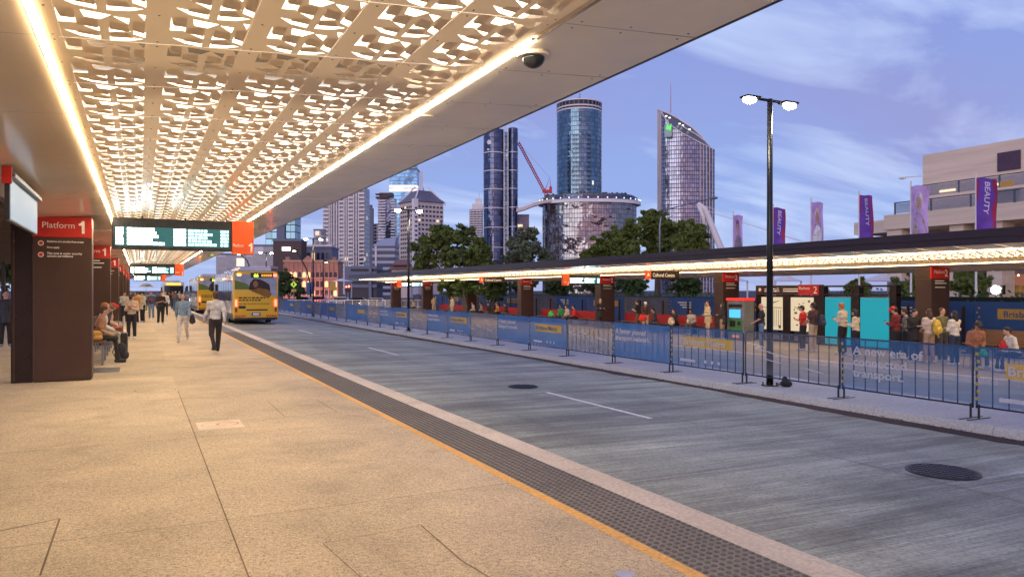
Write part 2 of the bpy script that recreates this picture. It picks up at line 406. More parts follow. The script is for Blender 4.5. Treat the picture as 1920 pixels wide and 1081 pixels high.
# longitudinal joints and access covers cut into the paving: thin dark sealant sheets
M_seal = ground_mat('joint_sealant', (.17, .125, .085), .4)
js = MB()
def seal(pts, wd=.007, z=.0035):
    for (x0, y0), (x1, y1) in zip(pts, pts[1:]):
        d = Vector((x1 - x0, y1 - y0)); n_ = Vector((-d.y, d.x)).normalized() * wd / 2
        js.poly([(x0 - n_.x, y0 - n_.y, z), (x1 - n_.x, y1 - n_.y, z), (x1 + n_.x, y1 + n_.y, z), (x0 + n_.x, y0 + n_.y, z)][::-1])
seal([(.612, -6), (.612, 14.6)], .010)
a = G(790, 985); b_ = G(865, 1050); seal([(a.x, a.y), (b_.x, b_.y), (b_.x + .12, b_.y - 1.0)], .010, .0036); c_ = G(605, 1018); seal([(a.x, a.y), (c_.x, c_.y), (c_.x + .1, c_.y - 1.0)], .006, .0037)
q = [G(502, 752), G(535, 782), G(633, 773), G(592, 748)]; seal([(p.x, p.y) for p in q], .009, .0038)
q = [G(0, 995), G(112, 972), G(75, 1079)]; seal([(p.x, p.y) for p in q], .014, .0039)
ring = [(.25 + .34 * math.cos(t * math.pi / 12), 14.9 + .34 * math.sin(t * math.pi / 12)) for t in range(25)]; seal(ring, .012, .0040)
struct('platform_joint_lines', js, M_seal)
rj = MB()
rj.poly([(7.42, -8, -.1885 + .001), (7.432, -8, -.1887 + .001), (7.432, 80, -.1887 + .001), (7.42, 80, -.1885 + .001)])
struct('road_joint_line', rj, M_seal)

# ================================================================== CANOPIES
M_soffit = pm('soffit_panel', (.94, .88, .76), .22, 0, .07, .7, spec=.6, coat=.25)
M_soffin = pm('inner_soffit_panel', (.86, .72, .54), .25, 0, .05, .5, spec=.6, coat=.3)
def translucent(name, col, tr, rough=.3):
    m, t, b = principled(name)
    b.inputs['Base Color'].default_value = tuple(col) + (1,); b.inputs['Roughness'].default_value = rough; b.inputs['Coat Weight'].default_value = .2
    tn = t.n('ShaderNodeBsdfTranslucent'); tn.inputs[0].default_value = (.95, .80, .56, 1)
    mx = t.n('ShaderNodeMixShader', i0=tr, i1=b.outputs[0], i2=tn.outputs[0])
    out = m.node_tree.nodes['Material Output']; t.L(mx.outputs[0], out.inputs[0]); return m
M_perf = translucent('perforated_sheet', (.82, .64, .41), .05)
M_lightbox = em('lightbox_glow', (1.0, .84, .64), 2.7)
M_strip = em('strip_light', (1.0, .73, .43), 44.0)
M_stripoff = pm('unlit_strip', (.55, .42, .28), .4)
M_fascia = pm('fascia_metal', (.035, .024, .034), .35, .5, .2, .5, stretch=(1, .1, 4))
M_deck = pm('roof_deck', (.16, .15, .17), .6)

M_strip2 = em('strip_light_opposite', (1.0, .72, .41), 13.0); M_lightbox2 = em('lightbox_glow_opposite', (1.0, .78, .50), 5.5)
def canopy(name, label, xe, sg, ze, sl, tback, Y0, Y1, light0, group):
    """one lateral coordinate t from the road edge inwards"""
    root = thing(name, label, 'canopy', (xe, Y0, 0), 0, group)
    def X(t): return xe + sg * t
    def Z(t): return ze - sl * t
    def quad(mb, t0, t1, y0, y1, dz=0.0):
        p = [(X(t0), y0, Z(t0) + dz), (X(t1), y0, Z(t1) + dz), (X(t1), y1, Z(t1) + dz), (X(t0), y1, Z(t0) + dz)]
        if sg > 0: p = p[::-1]
        p = p[::-1]
        mb.poly(p)
    # plain soffit panels by the road edge, with open joints
    mb = MB(); y = Y0; bolts = MB()
    while y < Y1 - .01:
        y2 = min(y + 1.1, Y1)
        if y < 40 or sg > 0:
            quad(mb, .03, 1.09, y + .004, y2 - .004)
            if sg < 0 and y < 24:
                for t_ in (.14, .62, 1.0):
                    for yy in (y + .06, y2 - .06):
                        bolts.sph((X(t_), yy, Z(t_) - .001), (.010, .010, .004), 6, 4)
        else: quad(mb, .03, 1.09, y + .004, y2 - .004)
        y = y2
    mb.cm = 1
    for bf in bolts.f: mb.poly([bolts.v[i] for i in bf])
    mb.build('soffit', [M_soffit, M_steel], root, True)
    # inner soffit
    mb = MB(); y = Y0
    while y < Y1 - .01:
        y2 = min(y + 2.2, Y1); quad(mb, 4.08, tback, y + .003, y2 - .003); y = y2
    mb.build('inner_soffit', M_soffin, root, True)
    # strips: emitters shaped proud of the ceiling so their sides brighten it
    for t_, L0 in ((1.125, light0), (4.045, Y0)):
        mb = MB(); y = max(L0, Y0)
        while y < Y1 - .01:
            y2 = min(y + 6.6, Y1); q4 = [(t_ - .021, .004), (t_ - .018, -.012), (t_ + .018, -.012), (t_ + .021, .004)]
            for (ta, da), (tb2, db) in zip(q4, q4[1:]): mb.poly([(X(ta), y + .006, Z(ta) + da), (X(ta), y2 - .006, Z(ta) + da), (X(tb2), y2 - .006, Z(tb2) + db), (X(tb2), y + .006, Z(tb2) + db)])
            y = y2
        mb.build('light_strip', M_strip if sg < 0 else M_strip2, root, True)
        if L0 > Y0:
            mb = MB(); quad(mb, t_ - .021, t_ + .021, Y0, L0, .012); mb.build('unlit_strip', M_stripoff, root, True)
    # perforated sheet with folded flaps
    mb = MB(); t0 = 1.16; t1 = 4.01; nb = 5; pitch = (t1 - t0 - .06) / nb; band = .12
    def pt(t, y, dz=0.0): return (X(t), y, Z(t) + dz)
    UH = .55
    holes = [[(.27, .04), (.60, .13), (.47, .29), (.30, .24)], [(.008, .04), (.034, .27), (.20, .29), (.20, .45), (.008, .46)], [(.84, .54), (.985, .62), (.985, .81), (.84, .71)],
             [(.19, .47), (.45, .55), (.45, .69)], [(.56, .55), (.82, .62), (.56, .69)], [(.05, .73), (.28, .79), (.45, .84), (.45, .985), (.22, .90)], [(.56, .84), (.78, .83), (.96, .87), (.80, .96), (.56, .985)],
             [(.62, .17), (.80, .20), (.79, .38)], [(.90, .04), (.985, .05), (.97, .22)]]
    flaps = [([(.045, .01), (.20, .01), (.20, .27), (.045, .25)], .010), ([(.84, .27), (.975, .27), (.975, .60), (.84, .52)], .012), ([(.22, .70), (.44, .70), (.44, .825), (.18, .755)], .008),
             ([(.57, .70), (.77, .70), (.84, .81), (.57, .825)], .008), ([(.24, .30), (.44, .31), (.44, .53), (.20, .46)], .010), ([(.57, .32), (.77, .40), (.80, .60), (.57, .54)], .009)]
    from mathutils.geometry import delaunay_2d_cdt
    vs = [Vector(q) for q in ((0, 0), (1, 0), (1, 1), (0, 1))]; fs = [[0, 1, 2, 3]]
    for h in holes: fs.append(list(range(len(vs), len(vs) + len(h)))); vs += [Vector(q) for q in h]
    ov, oe, of, _a, _b, orig = delaunay_2d_cdt(vs, [], fs, 1, 1e-6)
    solid = [f for f, og in zip(of, orig) if list(og) == [0]]
    for bi in range(nb + 1):
        tc_ = t0 + .03 + bi * pitch; hw = band / 2 if 0 < bi < nb else .045
        a0 = tc_ - hw if bi else t0; a1 = tc_ + hw if bi < nb else t1
        y = Y0
        while y < Y1 - .01:
            y2 = min(y + 1.1, Y1); quad(mb, a0, a1, y + .0012, y2 - .0012, -.001); y = y2
        if bi == nb: break
        c0 = a1; c1 = (t0 + .03 + (bi + 1) * pitch) - (band / 2 if bi + 1 < nb else .045); cw = c1 - c0
        nrow = int((Y1 - Y0) / UH); flip = bi % 2
        for r_ in range(nrow):
            yb = Y0 + r_ * UH; g0 = .0012 if r_ % 2 == 0 else 0; g1 = .0012 if r_ % 2 == 1 else 0
            def mp_(q, dz=0.0):
                u_ = (1 - q[0]) if sg < 0 else q[0]; v_ = q[1]
                return (X(c0 + cw * u_), yb + g0 + (UH - g0 - g1) * v_, Z(c0 + cw * u_) + dz)
            b0 = len(mb.v); mb.v += [mp_(q) for q in ov]
            for f in solid: mb.face([b0 + i for i in f])
            for fl_, dz in flaps:
                mb.poly([mp_(fl_[0], -.001), mp_(fl_[1], -.001), mp_(fl_[2], -dz), mp_(fl_[3], -dz)])
    if sg < 0:
        bo = MB()
        for bi in range(nb + 1):
            tc_ = t0 + .03 + bi * pitch; y = Y0 + 1.1
            while y < 22:
                for dy in (-.05, .05, .55): bo.sph((X(tc_), y + dy, Z(tc_) - .003), (.008, .008, .003), 6, 4)
                y += 1.1
        mb.cm = 1
        for bf in bo.f: mb.poly([bo.v[i] for i in bf])
    mb.build('perforated_ceiling', [M_perf, M_steel], root, True)
    # lightbox above the sheet
    mb = MB(); y = Y0
    while y < Y1 - .01:
        y2 = min(y + 11, Y1)
        if sg < 0 and y < 5.8: y2 = 5.75
        quad(mb, 1.17, 4.0, y, y2, .16); y = y2
        if sg < 0 and y2 == 5.75: y = 6.6
    mb.build('lightbox', M_lightbox if sg < 0 else M_lightbox2, root, True)
    # channel backing + roof deck
    mb = MB()
    tt = [(-.0, .20), (tback, .20), (tback, .50), (-.0, .385)]
    a4 = [(X(t), Y0, Z(t) + dz) for t, dz in tt]; b4 = [(X(t), Y1, Z(t) + dz) for t, dz in tt]
    mb.poly(a4); mb.poly(b4[::-1])
    for i in range(4): mb.poly([a4[i], b4[i], b4[(i + 1) % 4], a4[(i + 1) % 4]])
    mb.build('roof_deck', M_deck, root, True)
    # fascia: two stepped bands
    mb = MB(); mb.box(X(0), Y0, Z(0) - .004, X(.028), Y1, Z(0) + .21); mb.box(X(-.05), Y0, Z(0) + .19, X(-.002), Y1, Z(0) + .40)
    mb.build('fascia', M_fascia, root, True)
    mb = MB(); mb.box(X(tback), Y0, Z(tback) - .01, X(tback + .05), Y1, Z(tback) + .5); mb.build('back_fascia', M_fascia, root, True)
    return X, Z, root
c1X, c1Z, can1 = canopy('bus_stop_canopy', 'long near canopy with glowing folded-metal ceiling above platform 1', 3.52, -1, 3.575, .065, 5.39, PY0, 108, 4.45, 'station canopies')
c2X, c2Z, can2 = canopy('bus_stop_canopy', 'dark-edged canopy over platform 2 across the road with lit ceiling', 20.0, 1, 3.02, .0854, 6.4, -8, 79, -8, 'station canopies')
def ceil1(x): return 3.346 + .065 * x
def ceil2(x): return 3.02 - .0854 * (x - 20)
# lower back roof beyond the pillars
rb = thing('rear_awning', 'dark ribbed awning behind the platform 1 pillars', 'awning', (-3.5, 30, 3))
mb = MB(); mb.box(-6.2, -6, 3.27, -1.99, 100, 3.5); mb.build('awning_roof', pm('awning_brown', (.12, .085, .06), .3, .3, .2, 1), rb, True)
mb = MB(); y = -5.5
while y < 100: mb.box(-6.1, y, 3.19, -2.05, y + .06, 3.268); y += .55
mb.build('ribs', pm('awning_rib', (.20, .15, .11), .4, .3), rb, True)
for yy in (30, 44, 58, 72):
    MB().box(-6.1, yy, 0, -5.95, yy + .15, 3.27).build('post', M_bronzed, rb, True)

# ceiling camera and speaker discs
t = thing('security_camera', 'dark dome security camera under the near canopy soffit', 'security camera', (2.55, 4.75, ceil1(2.55)))
cp = G
p0 = (0, 0, -.004)
MB().tube([(0, 0, 0), (0, 0, -.028)], .122, 28).build('mount', M_soffit, t, smooth=False)
mb = MB().sph((0, 0, 0), (.084, .084, .078), 24, 9, half=True); mb.xf(Matrix.Translation((0, 0, -.028)) @ Matrix.Rotation(math.pi, 4, 'X')); mb.build('dome', M_glassd, t, smooth=True)
tp = MB().tube([(0, 0, 0), (0, 0, -.012)], .10, 24).build('ceiling_speaker', M_soffit, loc=(2.52, 6.95, ceil1(2.52))); tag(tp, 'flat round speaker disc in the near canopy soffit', 'speaker')

# ================================================================== PILLARS
def mini_icon(mb, x, z, y, r=.05):
    mb.tube([(x, y, z), (x, y - .004, z)], r, 16)
def pillar(base, w_, d_, zt, num, label, group, near=False, side=False):
    t = thing('platform_pillar', label, 'pillar', base, 0, group); zh = zt - base[2]
    # origin at front left corner, front faces -Y
    MB().box(0, 0, .02, w_, d_, zh - .41).build('column', M_bronze, t, bevel=.01)
    MB().box(.015, .012, 0, w_ - .015, d_ - .012, .018).build('plinth', M_black, t)
    MB().box(0, -.005, zh - .408, w_, .05, zh - .002).build('header', M_red, t, bevel=.006); MB().box(.002, .052, zh - .409, w_ - .002, d_, zh - .004).build('column_head', M_bronze, t)
    s = .165
    lettering('lettering', 'Platform', s, M_letter, t, (w_ * .15, -.006, zh - .225), sx=1.0)
    (digit_one('number', .25, M_letter, t, (w_ * .80, -.006, zh - .325)) if num == '1' else lettering('number', num, .34, M_letter, t, (w_ * .72, -.006, zh - .325), bold=.006))
    mb = MB()
    if near:
        ic = MB(); mini_icon(ic, .14, zh - .53, -.002, .05); mini_icon(ic, .14, zh - .755, -.002, .05); ic.build('warning_symbol', M_letter, t)
        ic = MB()
        for zz in (.53, .755):
            mini_icon(ic, .14, zh - zz, -.007, .036)
        ic.build('symbol_red', M_red, t)
        lettering('notice_lettering', 'Stations are smoke-free areas', .052, M_letter, t, (.24, -.003, zh - .51), bold=.0012)
        lettering('notice_lettering', 'Fines apply', .048, M_letter, t, (.24, -.003, zh - .625), bold=.001)
        lettering('notice_lettering', 'This area is under security\ncamera surveillance', .056, M_letter, t, (.24, -.003, zh - .745), bold=.0012, space=.95)
    else:
        for zz, ww in ((.50, .5), (.58, .62), (.72, .55)):
            mb.box(.2, -.003, zh - zz, .2 + ww * w_, -.0005, zh - zz + .028)
        mb.build('notice_lettering', M_letter, t)
    if side:
        MB().box(-.36, .06, .0, -.012, d_ + .05, zh - .02).build('service_panel', M_bronzed, t)
        MB().box(-.33, .05, .04, -.30, .058, zh - .3).build('panel_trim', M_bronze, t)
    return t
PY = [17.15, 27.75, 38.4, 49.0, 59.6, 70.2, 80.8]
for i, yy in enumerate(PY):
    pillar((-1.87, yy, 0), 1.01, .55, ceil1(-1.4), '1', ('brown platform 1 pillar nearest the camera, beside the waiting bench' if i == 0 else '%s brown platform 1 pillar back along the left platform' % ORD[i]), 'platform 1 pillars', near=(i == 0), side=(i == 0))
P2 = [16.4, 26.6, 36.9, 47.1, 57.2, 67.6, 77.4, 6.2]
desc2 = ['brown platform 2 pillar to the right of the teal panels', 'brown platform 2 pillar beside the ticket machine', 'brown platform 2 pillar right of the big departure screen', 'fourth brown platform 2 pillar from the right', 'fifth brown platform 2 pillar from the right', 'sixth brown platform 2 pillar from the right', 'farthest brown platform 2 pillar']
for i, yy in enumerate(P2[:7]):
    pillar((24.3, yy, -.445), 1.0, .6, ceil2(24.8), '2', desc2[i], 'platform 2 pillars')

# ================================================================== DEPARTURE BOARDS
M_scr = em('screen_glow', (.55, .95, 1.0), 1.9)
M_scrw = em('screen_text', (.85, 1.0, 1.0), 7.0)
M_scrbg = em('screen_teal', (.02, .16, .17), .55)
def board(x0, x1, yy, zt, label, hgt, orange_right, num, cat='departure board', bright=1, group='departure boards'):
    t = thing('departure_board', label, cat, (x0, yy, zt - hgt), 0, group); w_ = x1 - x0
    ow = w_ * .165
    sx0, sx1 = (0, w_ - ow) if orange_right else (ow, w_)
    MB().box(sx0, 0, 0, sx1, .16, hgt - .02).build('casing', M_dsteel, t, bevel=.01)
    mb = MB().box(sx0 + .05, -.004, .07, sx1 - .05, -.001, hgt - .2); mb2 = MB()
    rows = 5; hh = (hgt - .30) / rows; rnd = random.Random(int(yy * 10)); W2 = sx1 - sx0
    for r_ in range(rows):
        z0 = .09 + r_ * hh
        x = sx0 + .08; 
        for seg, (a0, a1) in enumerate(((0.03, .09), (.12, .12 + rnd.uniform(.2, .33)), (.50, .60), (.62, .62 + rnd.uniform(.15, .26)), (.90, .97))):
            xa = sx0 + a0 * W2; xe_ = sx0 + a1 * W2
            mb.cm = 1 if seg < 3 else 2; tgt = mb
            while xa < xe_:
                wl = rnd.uniform(.05, .13); tgt.box(xa, -.008, z0 + hh * .12, min(xa + wl, xe_), -.0045, z0 + hh * .86); xa += wl + .015
    mb.build('screen', [M_scrbg, M_scrw, M_scr], t)
    ox = w_ - ow if orange_right else 0
    MB().box(ox + .004, -.01, -.05, ox + ow - .004, .17, hgt).build('platform_tab', M_orange, t)
    lettering('lettering', 'Platform', .105, M_letter, t, (ox + .02, -.013, .10), sx=.62)
    (digit_one('number', .2, M_letter, t, (ox + ow * .80, -.013, -.01)) if num == '1' else lettering('number', num, .24, M_letter, t, (ox + ow * .68, -.013, .0), sx=.9))
    for xx in (w_ * .2, w_ * .5, w_ * .8): MB().tube([(xx, .08, hgt - .021), (xx, .08, hgt + .03)], .02, 8).build('hanger', M_dsteel, t)
    return t
board(-.50, 2.22, 17.0, ceil1(-.5) - .02, 'big lit departure board hanging closest, with orange platform 1 tab', .66, True, '1')
board(-.50, 2.22, 46, ceil1(-.5) - .02, 'second lit departure board, hanging behind the big closest one', .62, True, '1')
board(-.50, 2.22, 76, ceil1(-.5) - .02, 'farthest lit departure board of platform 1', .62, True, '1')
board(21.2, 23.7, 36.0, ceil2(23.7) - .0, 'lit platform 2 departure board beside the third pillar', .58, False, '2')
board(21.2, 23.7, 66.0, ceil2(23.7) - .0, 'lit platform 2 departure board at the far end of its canopy', .58, False, '2')
# real glow of the first screen on the ceiling comes from the emissive rows above
# side screen seen edge-on at the left
t = thing('side_information_screen', 'pale glowing information screen hanging at the far left', 'screen', (-1.36, 10.4, 2.62), 0)
MB().box(-.05, 0, .0, .0, 2.6, .50).build('casing', M_dsteel, t)
MB().box(.001, .03, .02, .006, 2.57, .47).build('screen', em('pale_screen', (.26, .42, .62), .5), t)
MB().box(-.08, -.02, .502, .06, 2.62, .55).build('top_rail', M_steel, t)
MB().box(-.07, -.07, .42, .03, -.022, .62).build('end_cap', M_red, t)
for yy in (.3, 2.3): MB().tube([(-.02, yy, .55), (-.02, yy, ceil1(-1.4) - 2.62)], .015, 8).build('hanger', M_dsteel, t)
# hanging place-name signs, platform 2
def hsign(x0, x1, yy, zt, label, txt):
    t = thing('hanging_sign', label, 'hanging sign', (x0, yy, zt - .42), 0, 'hanging place-name signs'); w_ = x1 - x0
    MB().box(.32, 0, 0, w_, .08, .40).build('panel', M_bronzed, t)
    MB().box(0, 0, 0, .315, .085, .40).build('icon_panel', M_orange, t)
    mb = MB(); mb.poly([(.16, -.004, .32), (.06, -.004, .12), (.16, -.004, .17), (.26, -.004, .12)]); mb.build('emblem', M_letter, t)
    lettering('lettering', txt, .25, M_letter, t, (.40, -.004, .12), sx=.82, bold=.004)
    for xx in (.3, w_ - .3): MB().tube([(xx, .04, .40), (xx, .04, .50)], .015, 8).build('hanger', M_dsteel, t)
hsign(21.45, 23.45, 28.7, ceil2(22.5) - .06, 'brown sign reading Cultural Centre with orange tab at its left', 'Cultural Centre')
hsign(21.45, 23.45, 48.0, ceil2(22.5) - .06, 'farther brown place-name sign with orange tab, left of the fourth pillar', 'Cultural Centre')

# ================================================================== LAMP POSTS
M_lamp = em('lamp_glow', (1.0, .88, .60), 90.0)
M_pole = pm('lamp_pole_black', (.018, .019, .02), .3, .4, .2, 3)
def lamp_post(x, yy, z0, H, label, energy):
    t = thing('street_lamp', label, 'street lamp', (x, yy, z0), 0, 'double-headed street lamps on the median')
    MB().tube([(0, 0, .02), (0, 0, H)], [.068, .052], 14).build('pole', M_pole, t, smooth=True)
    mb = MB().tube([(0, 0, 0), (0, 0, .02)], .17, 16); 
    for a in range(4): mb.tube([(.13 * math.cos(a * 1.57 + .7), .13 * math.sin(a * 1.57 + .7), .02), (.13 * math.cos(a * 1.57 + .7), .13 * math.sin(a * 1.57 + .7), .07)], .014, 6)
    mb.build('base_plate', M_pole, t)
    # arms across the road (seen from the side): heads on both sides of the pole
    MB().tube([(-.42, 0, H - .03), (.42, 0, H - .03)], .03, 8).build('cross_arm', M_pole, t)
    for s in (-1, 1):
        hd = MB(); hd.box(s * .32, -.12, H - .05, s * .70, .12, H + .0).build('lamp_head', M_pole, t, bevel=.03)
        g = MB(); g.sph((0, 0, 0), (.15, .11, .075), 12, 6); o = g.build('diffuser', M_lamp, t, smooth=True); o.location = (s * .54, 0, H - .075)
        if energy:
            ld = bpy.data.lights.new('lamp', 'SPOT'); ld.energy = energy; ld.color = (1, .88, .66); ld.shadow_soft_size = .12; ld.spot_size = R(150); ld.spot_blend = .6
            lo = bpy.data.objects.new('lamp_light', ld); COL.objects.link(lo); lo.parent = t; lo.location = (s * .54, 0, H - .13)
LPY = [11.0, 33.6, 55.2, 77.8]
LPL = ['tall black street lamp standing nearest, behind the mesh barriers', 'second black street lamp in front of the white office tower', 'third black street lamp in front of the sandstone building', 'farthest double-headed street lamp, right of the parked bus']
for i, yy in enumerate(LPY): lamp_post(11.27 if i == 0 else 11.35, yy, -.1, 5.72, LPL[i], (60, 60, 0, 0)[i])
# small black lump at the lamp base
sb = MB().sph((0, 0, .06), (.11, .13, .07), 10, 6); sb.sph((.05, .08, .11), (.06, .06, .09), 8, 5); sb.tube([(.05, .08, .1), (.1, .16, .02), (.14, .4, .012)], .012, 6)
sbo = sb.build('sandbag', pm('sandbag_black', (.015, .015, .016), .8), smooth=True, loc=(11.42, 10.72, -.1)); tag(sbo, 'black sandbag on the median at the foot of the nearest street lamp', 'sandbag')

# ================================================================== BARRIERS
def mesh_mat(name, col, tr, photo=False):
    m, t, b = principled(name)
    tcn = t.n('ShaderNodeTexCoord')
    n1 = t.n('ShaderNodeTexNoise', i0=tcn.outputs['Object'], iScale=(2.6 if photo else .8), iDetail=8.0, iRoughness=.7, iDistortion=(1.6 if photo else .2))
    if photo:
        c = t.ramp(n1.outputs[0], [(.25, tuple(q * .25 for q in col)), (.48, col), (.56, tuple(q * .5 for q in col)), (.75, tuple(min(1, q * 1.7) for q in col))])
    else: c = t.ramp(n1.outputs[0], [(.3, tuple(q * .85 for q in col)), (.7, tuple(q * 1.12 for q in col))])
    t.L(c, b.inputs['Base Color']); b.inputs['Roughness'].default_value = .6
    tn = t.n('ShaderNodeBsdfTransparent')
    mx = t.n('ShaderNodeMixShader', i0=tr, i1=b.outputs[0], i2=tn.outputs[0])
    t.L(mx.outputs[0], m.node_tree.nodes['Material Output'].inputs[0]); return m
BM = {}
for nm, tr in (('dense', .20), ('open', .46)):
    BM[nm] = dict(blue=mesh_mat('mesh_blue_' + nm, (.025, .15, .42) if nm == 'dense' else (.03, .14, .36), tr), photo=mesh_mat('mesh_photo_' + nm, (.22, .25, .34), tr + .16, True),
                  yel=mesh_mat('mesh_yellow_' + nm, (.62, .40, .035), tr * .8), wht=mesh_mat('mesh_white_' + nm, (.58, .61, .70), tr * .7))
FX = 11.08; FP = 2.35; FH = 1.06
def barrier_protos():
    mb = MB(); r = .016
    mb.tube([(0, .03, .16), (0, .03, FH - .06), (0, .09, FH), (0, FP - .09, FH), (0, FP - .03, FH - .06), (0, FP - .03, .16)], r, 8)
    mb.tube([(0, .03, .19), (0, FP - .03, .19)], r * .9, 8)
    n = 10
    for k in range(1, n): yy = .03 + (FP - .06) * k / n; mb.tube([(0, yy, .19), (0, yy, FH)], .0095, 6)
    frame = mb.mesh('frame', M_dsteel, True)
    mb = MB(); mb.box(-.27, -.014, .0, .27, .014, .010); mb.box(-.012, -.012, .012, .012, .012, .22); foot = mb.mesh('foot', M_dsteel)
    return frame, foot
frame_me, foot_me = barrier_protos()
def barrier(k):
    y0 = 4.45 + FP * k
    typ = {0: 'metro', 1: 'era', 2: 'photo', 3: 'metro', 4: 'better', -1: 'blue', -2: 'photo'}.get(k, ('photo', 'metro', 'better')[(k - 5) % 3])
    op = 'open' if k < 4 else 'dense'
    B = BM[op]
    nb = {0: 'crowd barrier with yellow Brisbane Metro banner at the right frame edge', 1: 'crowd barrier whose banner reads A new era of connected transport', 2: 'crowd barrier with see-through grey photo banner right of the nearest lamp',
          3: 'crowd barrier with sheer blue and yellow banner just left of the nearest lamp'}.get(k)
    if nb is None:
        what = {'photo': 'grey photo banner', 'metro': 'blue and yellow banner', 'better': 'blue banner in white lettering', 'blue': 'plain blue banner'}[typ]
        nb = 'crowd barrier with %s, %s barrier left of the nearest lamp' % (what, ORD[k - 3]) if k > 3 else 'crowd barrier outside the frame with %s' % what
    t = thing('crowd_barrier', nb, 'crowd barrier', (FX, y0, -.1), 0, 'crowd barriers along the median')
    inst('frame', frame_me, t)
    inst('foot', foot_me, t, (0, .06, 0)); inst('foot', foot_me, t, (0, FP - .06, 0))
    # banner: gently sagging sheet just proud of the bars
    ny, nz_ = 12, 6; mb = MB(); rnd = random.Random(k * 31 + 5); ph = rnd.uniform(0, 6)
    def bp(a, b): # a along y 0..1, b up 0..1
        yy = .01 + (FP - .02) * a; zb = .20 + .03 * math.sin(a * math.pi) + (.02 * math.sin(ph + a * 3)); zt_ = FH + .012 - .010 * abs(math.sin(a * math.pi * 3 + ph))
        return (-.030 - .010 * math.sin(a * 9 + ph) * (1 - b) - .004 * math.sin(b * 7 + a * 5), yy, zb + (zt_ - zb) * b)
    for i in range(ny):
        for j in range(nz_): mb.poly([bp(i / ny, j / nz_), bp(i / ny, (j + 1) / nz_), bp((i + 1) / ny, (j + 1) / nz_), bp((i + 1) / ny, j / nz_)])
    # merge verts not needed: smooth enough
    ban = mb.build('banner', B['photo'] if typ == 'photo' else B['blue'], t)
    # graphics sheets 4 mm in front ; image left = larger y
    def gq(mb_, a0, a1, z0, z1, off=.047):
        mb_.poly([(-off, a0 * FP, z0), (-off, a0 * FP, z1), (-off, a1 * FP, z1), (-off, a1 * FP, z0)])
    if k > 14:
        if typ == 'metro': m2 = MB(); gq(m2, .2, .8, .62, .82); m2.build('stripe', B['yel'], ban)
        return
    if typ in ('metro',):
        m2 = MB(); gq(m2, .12, .80, .64, .86); m2.build('stripe', B['yel'], ban)
        lettering('lettering', 'Brisbane Metro', .19, B['blue'] if op == 'dense' else B['wht'], ban, (-.051, FP * .79, .69), '-X', sx=1.12, ext=.001, bold=.003)
        m2 = MB(); gq(m2, .62, .84, .30, .36); 
        m2.build('small_print', B['wht'], ban)
        for q in range(3): MB().tube([(-.045, FP * (.30 + q * .09), .34), (-.048, FP * (.30 + q * .09), .34)], .038, 10).build('emblem', B['wht'], ban)
    elif typ == 'era':
        for li, tx in enumerate(('A new era of', 'connected', 'transport.')): lettering('lettering', tx, .20, B['wht'], ban, (-.050, FP * .88, .80 - .19 * li), '-X', ext=.001, sx=1.2, bold=.004)
    elif typ == 'better':
        for li, tx in enumerate(('A better planned', 'transport network.')): lettering('lettering', tx, .17, B['wht'], ban, (-.050, FP * .93, .80 - .165 * li), '-X', ext=.001, sx=1.1, bold=.003)
    elif typ == 'photo':
        rnd2 = random.Random(k)
        for q in range(5):
            a0 = rnd2.uniform(.1, .8); z0 = rnd2.uniform(.35, .8); MB().poly([(-.046, FP * a0, z0), (-.046, FP * a0, z0 + .02), (-.046, FP * (a0 + .18), z0 + .07), (-.046, FP * (a0 + .18), z0 + .05)]).build('photo_highlight', B['wht'], ban)
    m2 = MB()
    if typ != 'photo':
        for q in range(7): gq(m2, .955 if q % 2 else .965, .975 if q % 2 else .985, .28 + q * .11, .33 + q * .11)
        m2.build('dot_border', B['yel'], ban)
for k in range(0, 36): barrier(k)
# ================================================================== MANHOLES, FLOOR DECALS
M_iron = pm('cast_iron', (.03, .032, .045), .45, .6, .3, 30, .5, 60)
def manhole(x, yy, z, r, label):
    t = thing('manhole_cover', label, 'manhole cover', (x, yy, z), 0, 'manhole covers in the road')
    MB().tube([(0, 0, .0), (0, 0, .006)], r, 32).build('rim', M_black, t)
    mb = MB().tube([(0, 0, .006), (0, 0, .010)], r * .93, 32)
    for i in range(-5, 6):
        for j in range(-5, 6):
            if (i * i + j * j) ** .5 < 5.3: mb.box(i * r * .165 - r * .05, j * r * .165 - r * .03, .010, i * r * .165 + r * .05, j * r * .165 + r * .03, .015)
    mb.build('lid', M_iron, t)
manhole(7.05, 13.6, -.178, .32, 'round manhole cover beyond the dashed lane line')
manhole(7.9, 5.2, -.19, .37, 'large round manhole cover in the foreground road at the right')
t = thing('no_smoking_floor_sign', 'white no-smoking floor sign on the platform paving', 'floor sign', (.62 + .06, 10.35, .002))
MB().box(0, 0, 0, .56, .62, .003).build('plate', pm('sign_cream', (.74, .64, .5), .6), t)
mb = MB(); ringp = lambda cx_, cy_, r0, r1: [mb.poly([(cx_ + r0 * math.cos(a), cy_ + r0 * math.sin(a), .0045), (cx_ + r1 * math.cos(a), cy_ + r1 * math.sin(a), .0045), (cx_ + r1 * math.cos(a + .262), cy_ + r1 * math.sin(a + .262), .0045), (cx_ + r0 * math.cos(a + .262), cy_ + r0 * math.sin(a + .262), .0045)]) for a in [q * .2618 for q in range(24)]]
ringp(.38, .34, .12, .145); mb.poly([(.29, .25, .0047), (.30, .24, .0047), (.47, .43, .0047), (.46, .44, .0047)]); mb.build('red_ring', pm('faded_red', (.6, .30, .22), .6), t)
mb = MB(); ringp(.16, .34, .10, .112); mb.build('grey_ring', pm('faded_grey', (.40, .34, .28), .6), t)
q = G(1172, 1077)
dm = MB().tube([(0, 0, .0), (0, 0, .008)], .062, 24); o = dm.build('floor_stud', pm('pale_stud', (.5, .5, .56), .3, .4), loc=(q.x, q.y, .001)); tag(o, 'round pale metal stud in the paving at the bottom frame edge', 'floor stud')
